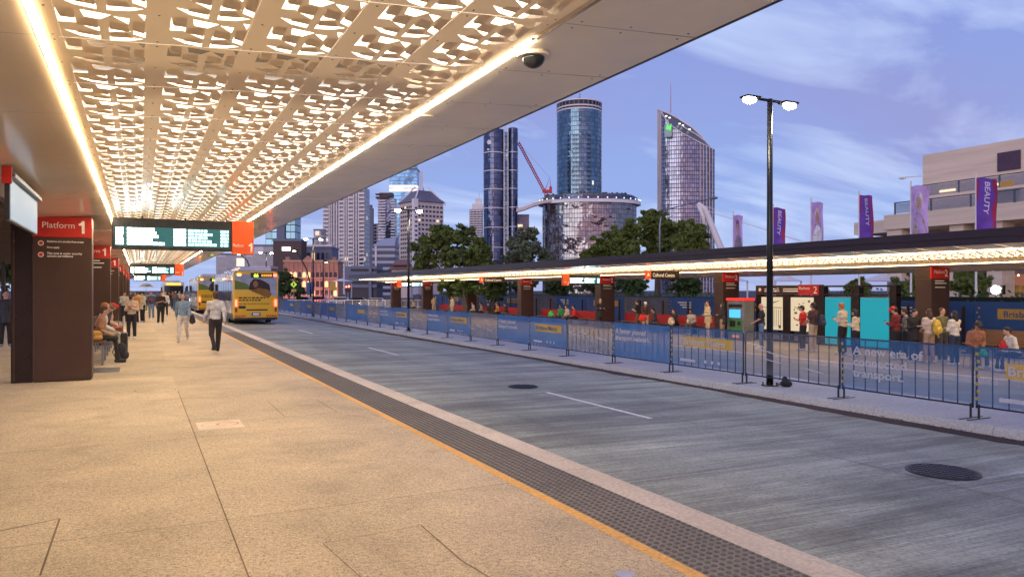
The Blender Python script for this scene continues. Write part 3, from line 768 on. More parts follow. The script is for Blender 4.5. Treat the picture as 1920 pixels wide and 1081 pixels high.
# __PART2__
# ================================================================== SKYLINE
M_tealglass = curtain('teal_curtain_wall', (.12, .24, .32), (.10, .13, .16), 3.0, 3.4, .06, .14, .0)
M_dkglass = curtain('dark_curtain_wall', (.07, .09, .16), (.04, .04, .06), 2.2, 3.6, .07, .10, .003, wav=.10, rough=.10)
M_cylglass = curtain('cylinder_curtain_wall', (.11, .19, .26), (.05, .07, .10), 1.7, 3.4, .09, .12, .002, wav=.12, rough=.09, litcol=(1, .85, .6))
M_podglass = curtain('podium_curtain_wall', (.20, .21, .23), (.12, .07, .06), 1.8, 3.0, .12, .12, .004, wav=.16, rough=.08, metal=.9, litcol=(1, .9, .7))
M_lilac = curtain('lilac_curtain_wall', (.22, .25, .34), (.07, .055, .07), 1.9, 3.6, .20, .18, .0, wav=.09, rough=.16, litcol=(1, .85, .7))
M_blueband = curtain('blue_banded_wall', (.02, .03, .07), (.42, .47, .58), 60, 3.4, 0.0, .42, .0, wav=.02, rough=.25, metal=.15)
M_resid = curtain('residential_glazing', (.07, .08, .11), (.50, .46, .46), 3.2, 3.0, .3, .2, .014, wav=.02, rough=.2, litcol=(1, .75, .5), litS=.6)
M_checker = curtain('white_grid_wall', (.13, .14, .18), (.45, .43, .46), 4.2, 4.2, .16, .14, .04, wav=.02, rough=.25)
M_bluetop = curtain('blue_tower_glass', (.10, .24, .42), (.30, .38, .45), 40, 3.6, 0.0, .2, .04, wav=.04)
M_white_c = pm('pale_concrete', (.46, .42, .43), .7, 0, .12, .08)
M_pink_c = pm('pinkish_concrete', (.62, .53, .50), .7, 0, .12, .08)
M_grey_c = pm('blue_grey_concrete', (.16, .18, .25), .7, 0, .12, .05)
M_dark_c = pm('dark_brown_cladding', (.075, .045, .045), .6, .1, .2, .1)
M_win = pm('recessed_dark_window', (.03, .035, .055), .2, .2, .5, .4)
M_winlit = em('lit_window', (1.0, .62, .28), 1.1)
M_sand = pm('sandstone', (.38, .22, .16), .8, 0, .25, .25)
M_roofg = pm('grey_metal_roof', (.16, .16, .20), .5, .3, .2, .15)
M_trim = pm('white_trim', (.78, .74, .73), .5, 0, .05, .2)

def frame_at(name, label, cat, pxc, d, rot=0.0, zb=-.75, group=None):
    p = P(pxc, HOR, d); return thing(name, label, cat, (p.x, p.y, zb), -YAW + rot - math.atan((pxc - 960) / F) * 0, group)
def hz(py, d, zb=-.75): return EYE + (HOR - py) / F * d - zb
def wd_(px, d): return px / F * d
def ell(a, b, n=40, cx_=0, cy_=0, t0=0.0): return [(cx_ + a * math.cos(2 * math.pi * i / n + t0), cy_ + b * math.sin(2 * math.pi * i / n + t0)) for i in range(n)]
def boxwin(w_, h_, dp=.25): return MB().box(-w_ / 2, -dp, -h_ / 2, w_ / 2, dp * .2, h_ / 2).mesh('window', M_win)
def win_grid(parent, x0, x1, z0, z1, nx, nz_, fw=.6, fh=.6, yface=0.0, face='y', cap=100, lit=.06, seed=1, mesh=None):
    """windows as separate shallow boxes seated in the wall; the rest past the cap merge into one"""
    rnd = random.Random(seed); dx = (x1 - x0) / nx; dz = (z1 - z0) / nz_
    me = MB().box(-dx * fw / 2, -.12, -dz * fh / 2, dx * fw / 2, .4, dz * fh / 2).mesh('window', M_win)
    me2 = MB().box(-dx * fw / 2, -.12, -dz * fh / 2, dx * fw / 2, .4, dz * fh / 2).mesh('window', M_winlit)
    rest = MB(); c = 0
    for j in reversed(range(nz_)):
        for i in range(nx):
            x = x0 + (i + .5) * dx; z = z0 + (j + .5) * dz
            if c < cap:
                if face == 'y': inst('window', me2 if rnd.random() < lit else me, parent, (x, yface, z))
                else: inst('window', me2 if rnd.random() < lit else me, parent, (yface, x, z), (0, 0, R(-90) if face == 'x-' else R(90)))
                c += 1
            else:
                if face == 'y': rest.box(x - dx * fw / 2, yface - .12, z - dz * fh / 2, x + dx * fw / 2, yface + .4, z + dz * fh / 2)
                else:
                    s = -1 if face == 'x-' else 1
                    rest.box(yface + s * .12, x - dx * fw / 2, z - dz * fh / 2, yface - s * .4, x + dx * fw / 2, z + dz * fh / 2)
    if rest.v:
        o = rest.build('window_band', M_win, parent); o['kind'] = 'stuff'

# -- twin-lobed dark glass tower (907-971)
d = 520; t = frame_at('glass_tower', 'dark twin-lobed glass tower with pale rings, left of the red crane', 'skyscraper', 939, d)
H = hz(241, d)
lob = ell(wd_(20, d), wd_(20, d), 36, wd_(-12.5, d), 0); MB().prism(lob, 0, H - 1.5).build('left_lobe', M_dkglass, t)
lob2 = ell(wd_(9.5, d), wd_(15, d), 28, wd_(22.5, d), 2); MB().prism(lob2, 0, H).build('right_lobe', M_dkglass, t)
MB().box(wd_(5, d), -2.5, 0, wd_(15, d), 4, H - 3).build('glazed_spine', M_cylglass, t)
for y_ in (289, 323, 357, 392, 428, 465):
    z = hz(y_, d); MB().prism(ell(wd_(20.5, d), wd_(20.5, d), 36, wd_(-12.5, d), 0), z, z + .55).prism(ell(wd_(10, d), wd_(15.5, d), 28, wd_(22.5, d), 2), z + .8, z + 1.3).build('ring', M_trim, t)
MB().box(wd_(5.5, d), -5.2, 0, wd_(7, d), -2.2, H + 2).box(wd_(12.8, d), -4.8, 0, wd_(14, d), -2.2, H + 2).build('vertical_fin', M_trim, t)
lg = MB().tube([(wd_(-21, d), -wd_(19, d) - .2, H - 11), (wd_(-21, d), -wd_(19, d) + .8, H - 11)], 1.7, 6); lg.box(wd_(-25, d), -wd_(18, d), H - 16.5, wd_(-16, d), -wd_(18, d) + 1, H - 15.3); lg.build('logo', M_trim, t)
# -- tall glass cylinder
d = 575; t = frame_at('cylinder_tower', 'tall blue glass cylinder tower rising from the oval podium building', 'skyscraper', 1086, d); r = wd_(42, d); H = hz(213, d)
MB().prism(ell(r, r, 56), 0, H).build('glass_drum', M_cylglass, t)
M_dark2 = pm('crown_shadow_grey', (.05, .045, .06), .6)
MB().prism(ell(r * .93, r * .93, 40), H, H + 7.5).build('crown_core', M_dark2, t)
for zz in (0, 2.3, 6.6): MB().prism(ell(r * 1.01, r * 1.01, 56), H + zz, H + zz + .9).build('crown_ring', M_trim, t)
mb = MB()
for i in range(30):
    a = 2 * math.pi * i / 30; mb.box(r * .985 * math.cos(a) - .35, r * .985 * math.sin(a) - .35, H + .5, r * .985 * math.cos(a) + .35, r * .985 * math.sin(a) + .35, H + 6.7)
mb.build('crown_posts', M_grey_c, t)
mb = MB().box(-5, -4, H + 7.5, 3, 4, H + 9.5); mb.box(-1.2, -1, H + 9.5, 1.2, 1, H + 12); mb.tube([(.5, 0, H + 11), (.5, 0, H + 15.5)], .3, 6); mb.build('roof_plant', M_grey_c, t)
# balcony recess bands on its lower face
mb = MB(); rr = r + .12
for i in range(15):
    for s0, s1 in ((-.36, -.10), (.26, .44), (-.62, -.52)):
        z = hz(365, d) - 6 + i * 3.4
        for q in range(4):
            a0 = -math.pi / 2 + s0 + (s1 - s0) * q / 4; a1 = -math.pi / 2 + s0 + (s1 - s0) * (q + .62) / 4
            mb.poly([(rr * math.cos(a0), rr * math.sin(a0), z), (rr * math.cos(a1), rr * math.sin(a1), z), (rr * math.cos(a1), rr * math.sin(a1), z + 2.0), (rr * math.cos(a0), rr * math.sin(a0), z + 2.0)])
        mb.build('balcony_opening', M_win, t); mb = MB()
# -- oval podium building
d = 520; t = frame_at('oval_podium_building', 'wide oval glass building with white rim and planted roof below the cylinder tower', 'building', 1105, d)
a_ = wd_(88, d); b_ = wd_(60, d); H = hz(386, d)
MB().prism(ell(a_, b_, 60), 0, H).build('glass_wall', M_podglass, t)
MB().prism(ell(a_ * 1.09, b_ * 1.09, 60), H + .1, H + 2.3).build('white_rim', M_trim, t)
MB().prism(ell(a_ * 1.02, b_ * 1.02, 60), H + 2.31, H + 5.2).build('terrace_glazing', M_dkglass, t)
MB().prism(ell(a_ * .96, b_ * .96, 50), H + 5.2, H + 6.3).build('roof', M_roofg, t)
mb = MB(); rnd = random.Random(3)
for i in range(500):
    a = rnd.uniform(0, 6.28); q = rnd.uniform(.72, 1.0); x = a_ * .97 * q * math.cos(a); y = b_ * .97 * q * math.sin(a); s = rnd.uniform(.4, .9); z = H + 6.3 + rnd.uniform(-.6, .7)
    v = Vector((rnd.gauss(0, 1), rnd.gauss(0, 1), rnd.gauss(0, 1))).normalized(); u_ = v.orthogonal().normalized() * s; w2 = v.cross(u_)
    c = Vector((x, y, z)); mb.poly([c - u_ - w2, c + u_ - w2, c + u_ + w2, c - u_ + w2])
mb.build('roof_garden', pm('roof_garden_green', (.05, .10, .06), .8), t)
mb = MB()
for i in range(16):
    a = -math.pi * (.06 + .88 * i / 15); mb.sph((a_ * 1.085 * math.cos(a), b_ * 1.085 * math.sin(a), H + 3.2), .42, 6, 4)
mb.build('rim_lights', em('cool_rim_light', (.8, 1, .9), 1.6), t)
# sky bridge
t = frame_at('sky_bridge', 'white curved sky bridge between the twin-lobed tower and the oval building', 'bridge', 1002, 505)
mb = MB()
pts_ = [(wd_(x - 1002, 505), 0 - 3 * math.sin((x - 968) / 75 * 3.1), hz(y_, 505)) for x, y_ in ((968, 397), (985, 393), (1000, 387), (1018, 382), (1040, 378))]
for (x0, y0, z0), (x1, y1, z1) in zip(pts_, pts_[1:]):
    for dz0, dz1, dy in ((0, 2.2, 0),):
        mb.poly([(x0, y0, z0), (x1, y1, z1), (x1, y1, z1 + dz1), (x0, y0, z0 + dz1)]); mb.poly([(x0, y0, z0), (x0, y0 + 6, z0), (x1, y1 + 6, z1), (x1, y1, z1)]); mb.poly([(x0, y0, z0 + 2.2), (x1, y1, z1 + 2.2), (x1, y1 + 6, z1 + 2.2), (x0, y0 + 6, z0 + 2.2)])
mb.build('deck', M_pink_c, t)
MB().box(wd_(-29, 505), -.2, hz(393, 505), wd_(-27, 505), .4, hz(389, 505)).tube([(p[0], p[1] + .1, p[2] + 3.4) for p in pts_], .14, 6).build('handrail', M_trim, t)
# -- slanted top tower
d = 650; t = frame_at('slanted_tower', 'lilac glass tower with a dark slanted curved top and thin spire', 'skyscraper', 1287, d)
hw = wd_(49.5, d); n = 16
def lerp_t(tb, q):
    for (a0, b0), (a1, b1) in zip(tb, tb[1:]):
        if q <= a1: return b0 + (b1 - b0) * (q - a0) / (a1 - a0)
    return tb[-1][1]
TB = [(0, 207), (.23, 213), (.43, 223), (.7, 240), (.9, 260), (1, 277)]; TF = [(0, 209), (.11, 232), (.36, 252), (.66, 268), (.83, 275), (1, 280)]
def fz(q): return hz(lerp_t(TB, q), d + 14)
front = []; back = []
for i in range(n + 1):
    q = i / n; x = -hw + 2 * hw * q
    y0 = -6 - 8 * math.sin(math.pi * q) ** .6; y1 = 12 + 4 * math.sin(math.pi * q) ** .6
    front.append((x, y0, hz(lerp_t(TF, q), d - 10))); back.append((x, y1, fz(q)))
mb = MB(); per = 0
for i in range(n):
    a, b = front[i], front[i + 1]; L = math.dist(a[:2], b[:2])
    mb.poly([(a[0], a[1], 0), (b[0], b[1], 0), b, a], [(per, 0), (per + L, 0), (per + L, b[2]), (per, a[2])]); per += L
mb.build('glass_front', M_lilac, t)
mb = MB()
for i in range(n): a, b = back[i], back[i + 1]; mb.poly([(b[0], b[1], 0), (a[0], a[1], 0), a, b])
mb.poly([(front[0][0], front[0][1], 0), front[0], back[0], (back[0][0], back[0][1], 0)]); mb.poly([(front[-1][0], front[-1][1], 0), (back[-1][0], back[-1][1], 0), back[-1], front[-1]])
mb.build('side_walls', M_pink_c, t)
mb = MB()
for i in range(n): a, b, c, e = front[i], front[i + 1], back[i + 1], back[i]; mb.poly([a, b, c, e])
mb.build('sloped_roof', pm('dark_roof_panels', (.05, .045, .055), .35, .4), t)
MB().tube([(x, y - .2, z + .1) for x, y, z in front], .4, 6).tube([(x, y, z + .5) for x, y, z in back], .6, 6).build('roof_rim', M_trim, t)
mid = [((a[0] + b[0]) / 2, (a[1] + b[1]) / 2, (a[2] + b[2]) / 2 + .8) for a, b in zip(front, back)]
MB().tube(mid[7:15], .5, 6).build('roof_fin', M_trim, t)
mb = MB()
for i in (2, 3, 6, 7, 9): x, y, z = mid[i]; mb.box(x - .8, y - .8, z + .5, x + .8, y, z + 1.3)
mb.build('roof_lights', em('roof_lamp', (1, .95, .8), 2.0), t)
MB().tube([(wd_(-28, d), 3, fz(.2) - 2), (wd_(-28, d), 3, hz(153, d))], [.5, .2], 6).build('spire', pm('pale_red_mast', (.5, .28, .30), .5), t)
sg = MB().box(wd_(-46, d), -16.5, hz(262, d), wd_(-35, d), -11.2, hz(240, d)); sg.build('sign_panel', em('pale_sign', (.35, .5, .5), .35), t)
MB().poly([(wd_(-46, d), -16.7, hz(250, d)), (wd_(-37, d), -16.7, hz(252, d)), (wd_(-35.5, d), -16.7, hz(240, d)), (wd_(-40, d), -16.7, hz(245, d)), (wd_(-43, d), -16.7, hz(239, d))]).build('emblem', em('sign_green', (.12, .8, .12), .9), t)
mb = MB()
for i in range(1, 6): x = -hw - .3; mb.box(x, -9 + i * 3.6, 0, x + .35, -8 + i * 3.6, fz(0) - 4)
for i in (11, 12, 13, 14, 15): x, y, z = front[i]; mb.box(x - .3, y - .6, 0, x + .3, y + .1, z)
mb.build('vertical_fins', M_pink_c, t)

# -- white residential tower 607-683
def resid(name, label, x0, x1, ytop, d, bays, floors, slabm, bodym, cat='apartment tower', rot=0, top=None, zb=-.75, ybot=None):
    t = frame_at(name, label, cat, (x0 + x1) / 2, d, rot); W2 = wd_(x1 - x0, d) / 2; H = hz(ytop, d)
    MB().prism([(-W2, 0), (W2, 0), (W2, W2 * 1.2), (-W2, W2 * 1.2)], 0, H).build('wall', bodym, t)
    fh = H / floors
    for (b0, b1, dep) in bays:
        me = MB().box(-W2 + 2 * W2 * b0, -dep, 0, -W2 + 2 * W2 * b1, -.02, fh * .16); me.box(-W2 + 2 * W2 * b0, -dep, fh * .16, -W2 + 2 * W2 * b1, -dep + .12, fh * .42)
        me = me.mesh('balcony', slabm)
        for i in range(1, floors): inst('balcony', me, t, (0, 0, i * fh))
    return t, W2, H, fh
t, W2, H, fh = resid('residential_tower', 'tall white apartment tower with stacked balconies under the canopy edge', 606, 684, 350, 480, [(.0, .14, 1.6), (.40, .50, 1.2), (.62, .72, 1.3), (.88, 1.0, 1.8)], 27, M_trim, M_resid)
mb = MB()
for q in (.155, .20, .27, .33, .39, .51, .56, .61, .74, .80, .86): mb.box(-W2 + 2 * W2 * q - .28, -1.1, 0, -W2 + 2 * W2 * q + .28, -.02, H)
mb.build('vertical_fins', M_trim, t)
t, W2, H, fh = resid('apartment_tower', 'dark apartment tower with pale balconies and jagged top beside the blue glass tower', 709, 741, 372, 600, [(0, .45, 2.2), (.75, 1, 1.6)], 34, M_trim, M_dkglass)
mb = MB().box(-W2 - 1.5, -3, H, W2 * .2, 8, H + 1.2); mb.box(-W2 + 1, -1, H + 1.2, W2 * .7, 7, H + 4.5); mb.box(-W2 - 2, -2, H + 3, -W2 + 3, 4, H + 3.8); mb.build('roof_plant', M_dark_c, t)
t, W2, H, fh = resid('white_tower', 'slim white stepped tower just left of the twin-lobed dark tower', 880, 905, 392, 700, [(0.05, .95, 1.5)], 36, M_trim, M_resid)
MB().box(-W2 * .6, 0, H, W2, 9, H + 5).box(-W2 * .1, 2, H + 5, W2 * .8, 8, H + 10).tube([(W2 * .5, 4, H + 10), (W2 * .5, 4, H + 16)], .3, 6).build('stepped_crown', M_trim, t)
# plain towers
def slabtower(name, label, x0, x1, ytop, d, m, cat='tower', rot=0, extra=None):
    t = frame_at(name, label, cat, (x0 + x1) / 2, d, rot); W2 = wd_(x1 - x0, d) / 2; H = hz(ytop, d)
    MB().prism([(-W2, 0), (W2, 0), (W2, W2 * 1.4), (-W2, W2 * 1.4)], 0, H).build('wall', m, t)
    MB().box(-W2 * 1.02, -.3, H, W2 * 1.02, W2 * 1.45, H + max(.8, H * .012)).build('parapet', M_grey_c, t)
    return t, W2, H
t, W2, H = slabtower('grey_tower', 'plain blue-grey tower slab right of the white apartment tower', 684, 699, 392, 620, M_grey_c)
mb = MB().box(-W2 * .6, 2, H, W2 * .5, 8, H + 4); mb.build('roof_plant', M_grey_c, t)
slabtower('grey_tower', 'low grey tower between the blue-grey slab and dark apartment tower', 699, 712, 421, 640, M_resid)
t, W2, H = slabtower('blue_glass_tower', 'blue glass tower behind the grid-faced office tower', 730, 782, 318, 720, M_bluetop)
MB().box(-W2 * .9, 1, H, W2 * .9, 12, H + 6).box(-W2 * .3, 3, H + 6, W2 * .9, 10, H + 9).build('roof_plant', M_tealglass, t)
slabtower('peach_building', 'small peach office block right of the twin-lobed tower', 969, 992, 404, 540, M_checker, 'building')
t, W2, H = slabtower('teal_tower', 'dark teal glass tower just below the near canopy edge', 498, 553, 396, 360, M_tealglass, 'tower')
MB().box(-W2 * .2, -1.2, 0, W2 * .35, 0, hz(418, 360)).build('core_wall', M_grey_c, t)
t, W2, H = slabtower('dark_sign_building', 'dark brown building with a small white rooftop sign', 512, 565, 452, 280, M_dark_c, 'building')
MB().box(-W2 * .35, -.4, H - 3.6, W2 * .25, -.1, H - 2.2).build('sign_panel', em('white_sign', (1, .95, 1), 1.6), t)
win_grid(t, W2 * .1, W2 * .9, H * .15, H * .55, 4, 3, .5, .5, 0, lit=.3, seed=4)
slabtower('checker_building', 'pale grid-faced office building above the parked bus', 474, 512, 462, 300, M_checker, 'office building')
slabtower('striped_block', 'grey and white checkered office block directly behind the parked bus', 405, 474, 478, 330, M_checker, 'office building')
slabtower('lit_hillside_tower', 'small lit brown tower left of the white apartment tower', 588, 608, 432, 420, M_resid, 'tower')
t, W2, H = slabtower('hotel_block', 'blue-grey block with tall windows above the sandstone building', 543, 622, 466, 300, M_grey_c, 'building')
win_grid(t, -W2 * .9, W2 * .92, H * .62, H * .94, 8, 1, .55, .85, 0, lit=.1, seed=8)
MB().box(-W2 * 1.04, -.9, H + .8, W2 * 1.04, 6, H + 1.5).build('flat_roof', M_trim, t)
# office tower with pyramid roof
d = 450; t = frame_at('office_tower', 'white grid-faced office tower with grey pyramid roof and mast', 'office tower', 778, d, R(36)); s = wd_(1, d)
A1 = 50 * s / math.cos(R(36)); B1 = 37 * s / math.sin(R(36)); H = hz(377, d)
MB().box(0, 0, 0, A1, B1, H).build('wall', M_pink_c, t)
win_grid(t, A1 * .08, A1 * .99, 8, H - 1.5, 7, 17, .62, .45, 0, 'y', 60, .04, 11)
win_grid(t, B1 * .04, B1 * .92, 8, H - 1.5, 7, 17, .62, .45, 0, 'x-', 40, .04, 12)
mb = MB(); ap = (A1 * .5, B1 * .5, H + wd_(30, d)); e = 1.0
base_ = [(-e, -e, H + .2), (A1 + e, -e, H + .2), (A1 + e, B1 + e, H + .2), (-e, B1 + e, H + .2)]; k_ = .38
top_ = [(ap[0] + (x - ap[0]) * k_, ap[1] + (y - ap[1]) * k_, H + wd_(24, d)) for x, y, z in base_]
for i in range(4): mb.poly([base_[i], base_[(i + 1) % 4], top_[(i + 1) % 4], top_[i]])
mb.poly(top_); mb.poly(base_[::-1]); mb.build('pyramid_roof', M_roofg, t)
mb = MB()
for q in base_: mb.tube([(q[0], q[1], H - 1), (q[0] + (ap[0] - q[0]) * .75, q[1] + (ap[1] - q[1]) * .75, H + wd_(33, d))], .5, 6)
for dx in (-1, 1): mb.tube([(ap[0] + dx, ap[1], H + wd_(24, d)), (ap[0] + dx * .5, ap[1], H + wd_(64, d))], .35, 6)
for i in range(8): mb.box(ap[0] - 1, ap[1] - .2, H + wd_(28 + i * 4, d), ap[0] + 1, ap[1] + .2, H + wd_(28 + i * 4, d) + .4)
mb.build('roof_struts_and_mast', M_trim, t)
MB().box(-1.3, -1.3, 0, 1.6, 1.6, H + 1.5).build('corner_column', M_trim, t)
mb = MB()
for i in range(17): mb.box(-.7, -1.45, 8 + i * (H - 10) / 17, .9, -1.31, 8 + i * (H - 10) / 17 + 1.1)
mb.build('corner_openings', M_win, t)
# blue striped building with hip roof
d = 400; t = frame_at('striped_building', 'blue and white banded building with a pale hipped roof', 'building', 719, d); W2 = wd_(21, d); H = hz(461, d)
MB().prism([(-W2, 0), (W2, 0), (W2, 16), (-W2, 16)], 0, H).build('wall', M_blueband, t)
mb = MB(); q0 = [(-W2, -.4, H), (W2, -.4, H), (W2, 16, H), (-W2, 16, H)]; q1 = [(-W2 * .2, 5, H + wd_(15, d)), (W2, 5, H + wd_(17, d)), (W2, 10, H + wd_(17, d)), (-W2 * .2, 10, H + wd_(15, d))]
for i in range(4): mb.poly([q0[i], q0[(i + 1) % 4], q1[(i + 1) % 4], q1[i]])
mb.poly(q1); mb.build('hipped_roof', pm('pale_blue_roof', (.34, .38, .48), .5), t)
MB().box(-W2 * .75, -.5, 0, -W2 * .6, 0, H).build('vertical_fin', M_trim, t)
# pavilion with pagoda-like roof
d = 250; t = frame_at('tiled_pavilion', 'small brown tiled-roof pavilion left of the dark round tree', 'pavilion', 752, d); W2 = wd_(21, d); H = hz(505, d)
MB().box(-W2 * .85, 0, 0, W2 * .85, 6, H).build('wall', M_pink_c, t)
mb = MB()
for (s0, z0, s1, z1) in ((1.15, H, .72, H + 1.5), (.8, H + 1.5, .45, H + 3.4)):
    a4 = [(-W2 * s0, -1.0 * s0, z0), (W2 * s0, -1.0 * s0, z0), (W2 * s0, 6.5, z0), (-W2 * s0, 6.5, z0)]; b4 = [(-W2 * s1, 1, z1), (W2 * s1, 1, z1), (W2 * s1, 5, z1), (-W2 * s1, 5, z1)]
    for i in range(4): mb.poly([a4[i], a4[(i + 1) % 4], b4[(i + 1) % 4], b4[i]])
    mb.poly(b4); mb.poly(a4[::-1])
mb.build('tiled_roof', pm('brown_roof_tile', (.20, .12, .11), .8), t)
# carpark
d = 205; t = frame_at('concrete_carpark', 'grey concrete multi-level carpark below the white apartment tower', 'carpark', 682, d); W2 = wd_(24, d)
for y_ in (539, 527, 515, 504): MB().box(-W2, 0, hz(y_, d), W2, 10, hz(y_ - 6, d)).build('deck', M_grey_c, t)
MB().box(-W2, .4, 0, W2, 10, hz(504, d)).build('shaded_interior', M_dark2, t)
MB().box(-W2 - 1.8, .2, 0, -W2 - .03, 10, hz(499, d)).box(W2 * .4, -.3, 0, W2 * .62, 0, hz(499, d)).build('columns', M_grey_c, t)
# sandstone building
d = 232; t = frame_at('sandstone_building', 'floodlit pink and brown sandstone heritage building with arched windows', 'heritage building', 583, d, R(6)); W2 = wd_(49, d); H = hz(491, d)
MB().box(-W2, 0, 0, W2, 14, H).build('wall', M_sand, t)
MB().box(-W2 - .3, -.45, H, W2 + .3, 14.3, H + .6).box(-W2 - .2, -.3, H * .55, W2 + .2, -.01, H * .55 + .35).build('cornice', pm('pale_sandstone', (.46, .30, .22), .8), t)
M_arch = MB(); 
arch = [(-.55, 0), (.55, 0)] + [(.55 * math.cos(a * math.pi / 6), 1.3 + .55 * math.sin(a * math.pi / 6)) for a in range(7)]
am = MB(); am.poly([(x, -.03, z) for x, z in arch]); arch_d = am.mesh('window', M_win); am = MB(); am.poly([(x, -.03, z) for x, z in arch]); arch_l = am.mesh('window', M_winlit)
rnd = random.Random(5)
for j, z in enumerate((.8, 3.6, 6.4 if H > 9 else 5.8)):
    for i in range(12):
        x = -W2 + 2 * W2 * (i + .5) / 12
        inst('window', arch_l if rnd.random() < .25 else arch_d, t, (x, -.01, z))
mb = MB(); 
for i in range(13): x = -W2 + 2 * W2 * i / 12; mb.box(x - .14, -.32, 0, x + .14, -.015, H * .95)
mb.build('pilasters', pm('rosy_sandstone', (.45, .22, .18), .8), t)
MB().poly([(-W2 * .3, -.4, H + .6), (W2 * .1, -.4, H + .6), (-W2 * .1, -.4, H + 2.1)]).box(-W2 * .95, 0, H + .6, -W2 * .8, 2, H + 1.6).box(W2 * .8, 0, H + .6, W2 * .95, 2, H + 1.6).build('pediment', M_sand, t)
fl = bpy.data.lights.new('facade_floodlight', 'AREA'); fl.shape = 'RECTANGLE'; fl.size = 22; fl.size_y = .5; fl.energy = 900; fl.color = (1, .42, .32)
fo = bpy.data.objects.new('facade_floodlight', fl); COL.objects.link(fo); fo.parent = t; fo.location = (0, -6, .6); fo.rotation_euler = (R(118), 0, 0)
# small colonnade
d = 240; t = frame_at('colonnade_house', 'small pink colonnaded building above the yellow bus', 'heritage building', 487, d); W2 = wd_(18, d); H = hz(503, d)
MB().box(-W2, .8, 0, W2, 8, H).build('wall', M_sand, t); MB().box(-W2 - .3, -.3, H, W2 + .3, 8, H + .8).build('cornice', M_pink_c, t)
for i in range(6): x = -W2 + .3 + (2 * W2 - .6) * i / 5; MB().tube([(x, 0, 0), (x, 0, H)], .28, 8).build('column', M_pink_c, t)
# crane
d = 540; t = frame_at('tower_crane', 'red luffing tower crane leaning left over the oval building', 'crane', 1024, d); M_crane = pm('crane_red', (.55, .035, .05), .5)
def latt(mb, p, q, w_, n_, r=.16):
    p = Vector(p); q = Vector(q); ax = (q - p).normalized(); sx = Vector((0, 1, 0)); up = ax.cross(sx).normalized()
    cs = [sx * w_ / 2 + up * w_ / 2, sx * -w_ / 2 + up * w_ / 2, sx * -w_ / 2 - up * w_ / 2, sx * w_ / 2 - up * w_ / 2]
    for c in cs: mb.tube([p + c, q + c], r, 5)
    for i in range(n_):
        a = p + (q - p) * i / n_; b = p + (q - p) * (i + 1) / n_
        for j in range(4): mb.tube([a + cs[j], b + cs[(j + 1) % 4]], r * .7, 4)
o_ = lambda x, y_: (wd_(x - 1024, d), 0, hz(y_, d))
mb = MB(); latt(mb, o_(1024, 385), o_(1024, 358), 2.0, 5, .3); mb.build('mast', M_crane, t)
mb = MB(); latt(mb, o_(1020, 357), o_(972, 267), 1.5, 22, .26); mb.build('jib', M_crane, t)
mb = MB().box(*[o_(1017, 361)[0], -1.5, o_(0, 361)[2]], *[o_(1034, 361)[0], 1.5, o_(0, 356)[2]]); mb.box(o_(1030, 0)[0], -1.4, o_(0, 362)[2], o_(1035, 0)[0], 1.4, o_(0, 350)[2]); mb.build('machine_deck', M_crane, t)
mb = MB().tube([o_(1022, 356), o_(1031, 333), o_(1033, 357)], .35, 5); mb.tube([o_(1031, 333), o_(972, 267)], .07, 4); mb.build('a_frame', M_crane, t)
# cable-stayed bridge mast
d = 135; t = frame_at('bridge_mast', 'white leaning bridge mast with stay cables behind the trees', 'bridge mast', 1330, d)
o_ = lambda x, y_: (wd_(x - 1330, d), 0, hz(y_, d))
MB().tube([o_(1352, 560), o_(1352, 466), o_(1322, 392), o_(1308, 381)], [.75, .62, .5, .42], 10).build('mast', M_trim, t, smooth=True)
MB().tube([o_(1309, 383), o_(1318, 405), o_(1322, 430)], .35, 8).build('brace', M_trim, t, smooth=True)
mb = MB()
for a, b in (((1322, 394), (1500, 452)), ((1322, 394), (1560, 470)), ((1313, 383), (1345, 395))): mb.tube([o_(*a), o_(*b)], .045, 5)
mb.build('stay_cables', M_trim, t)

# ================================================================== TREES
def leaf_mat(name, col):
    m, t, b = principled(name)
    g = t.n('ShaderNodeNewGeometry'); nz_ = t.n('ShaderNodeTexNoise', i0=g.outputs['Position'], iScale=.6, iDetail=4.0)
    wn = t.n('ShaderNodeTexWhiteNoise', i0=t.n('ShaderNodeVectorMath', operation='SNAP', i0=g.outputs['Position'], i1=(.3, .3, .3)).outputs[0])
    c = t.ramp(nz_.outputs[0], [(.3, tuple(q * .55 for q in col)), (.7, tuple(q * 1.5 for q in col))])
    c = t.mix(t.m('MULTIPLY', wn.outputs[0], .45), c, (col[0] * 2.0, col[1] * 1.7, col[2] * 1.0))
    t.L(c, b.inputs['Base Color']); b.inputs['Roughness'].default_value = .65
    tn = t.n('ShaderNodeBsdfTranslucent', i0=c); mx = t.n('ShaderNodeMixShader', i0=.3, i1=b.outputs[0], i2=tn.outputs[0])
    t.L(mx.outputs[0], m.node_tree.nodes['Material Output'].inputs[0]); return m
M_leaf = leaf_mat('fig_leaves', (.12, .17, .04)); M_leafg = leaf_mat('grey_green_leaves', (.14, .18, .12)); M_leafd = leaf_mat('dark_leaves', (.05, .095, .03)); M_hedge = leaf_mat('hedge_leaves', (.05, .11, .03))
M_bark = pm('bark', (.09, .07, .055), .9, 0, .3, 4, .5, 20)
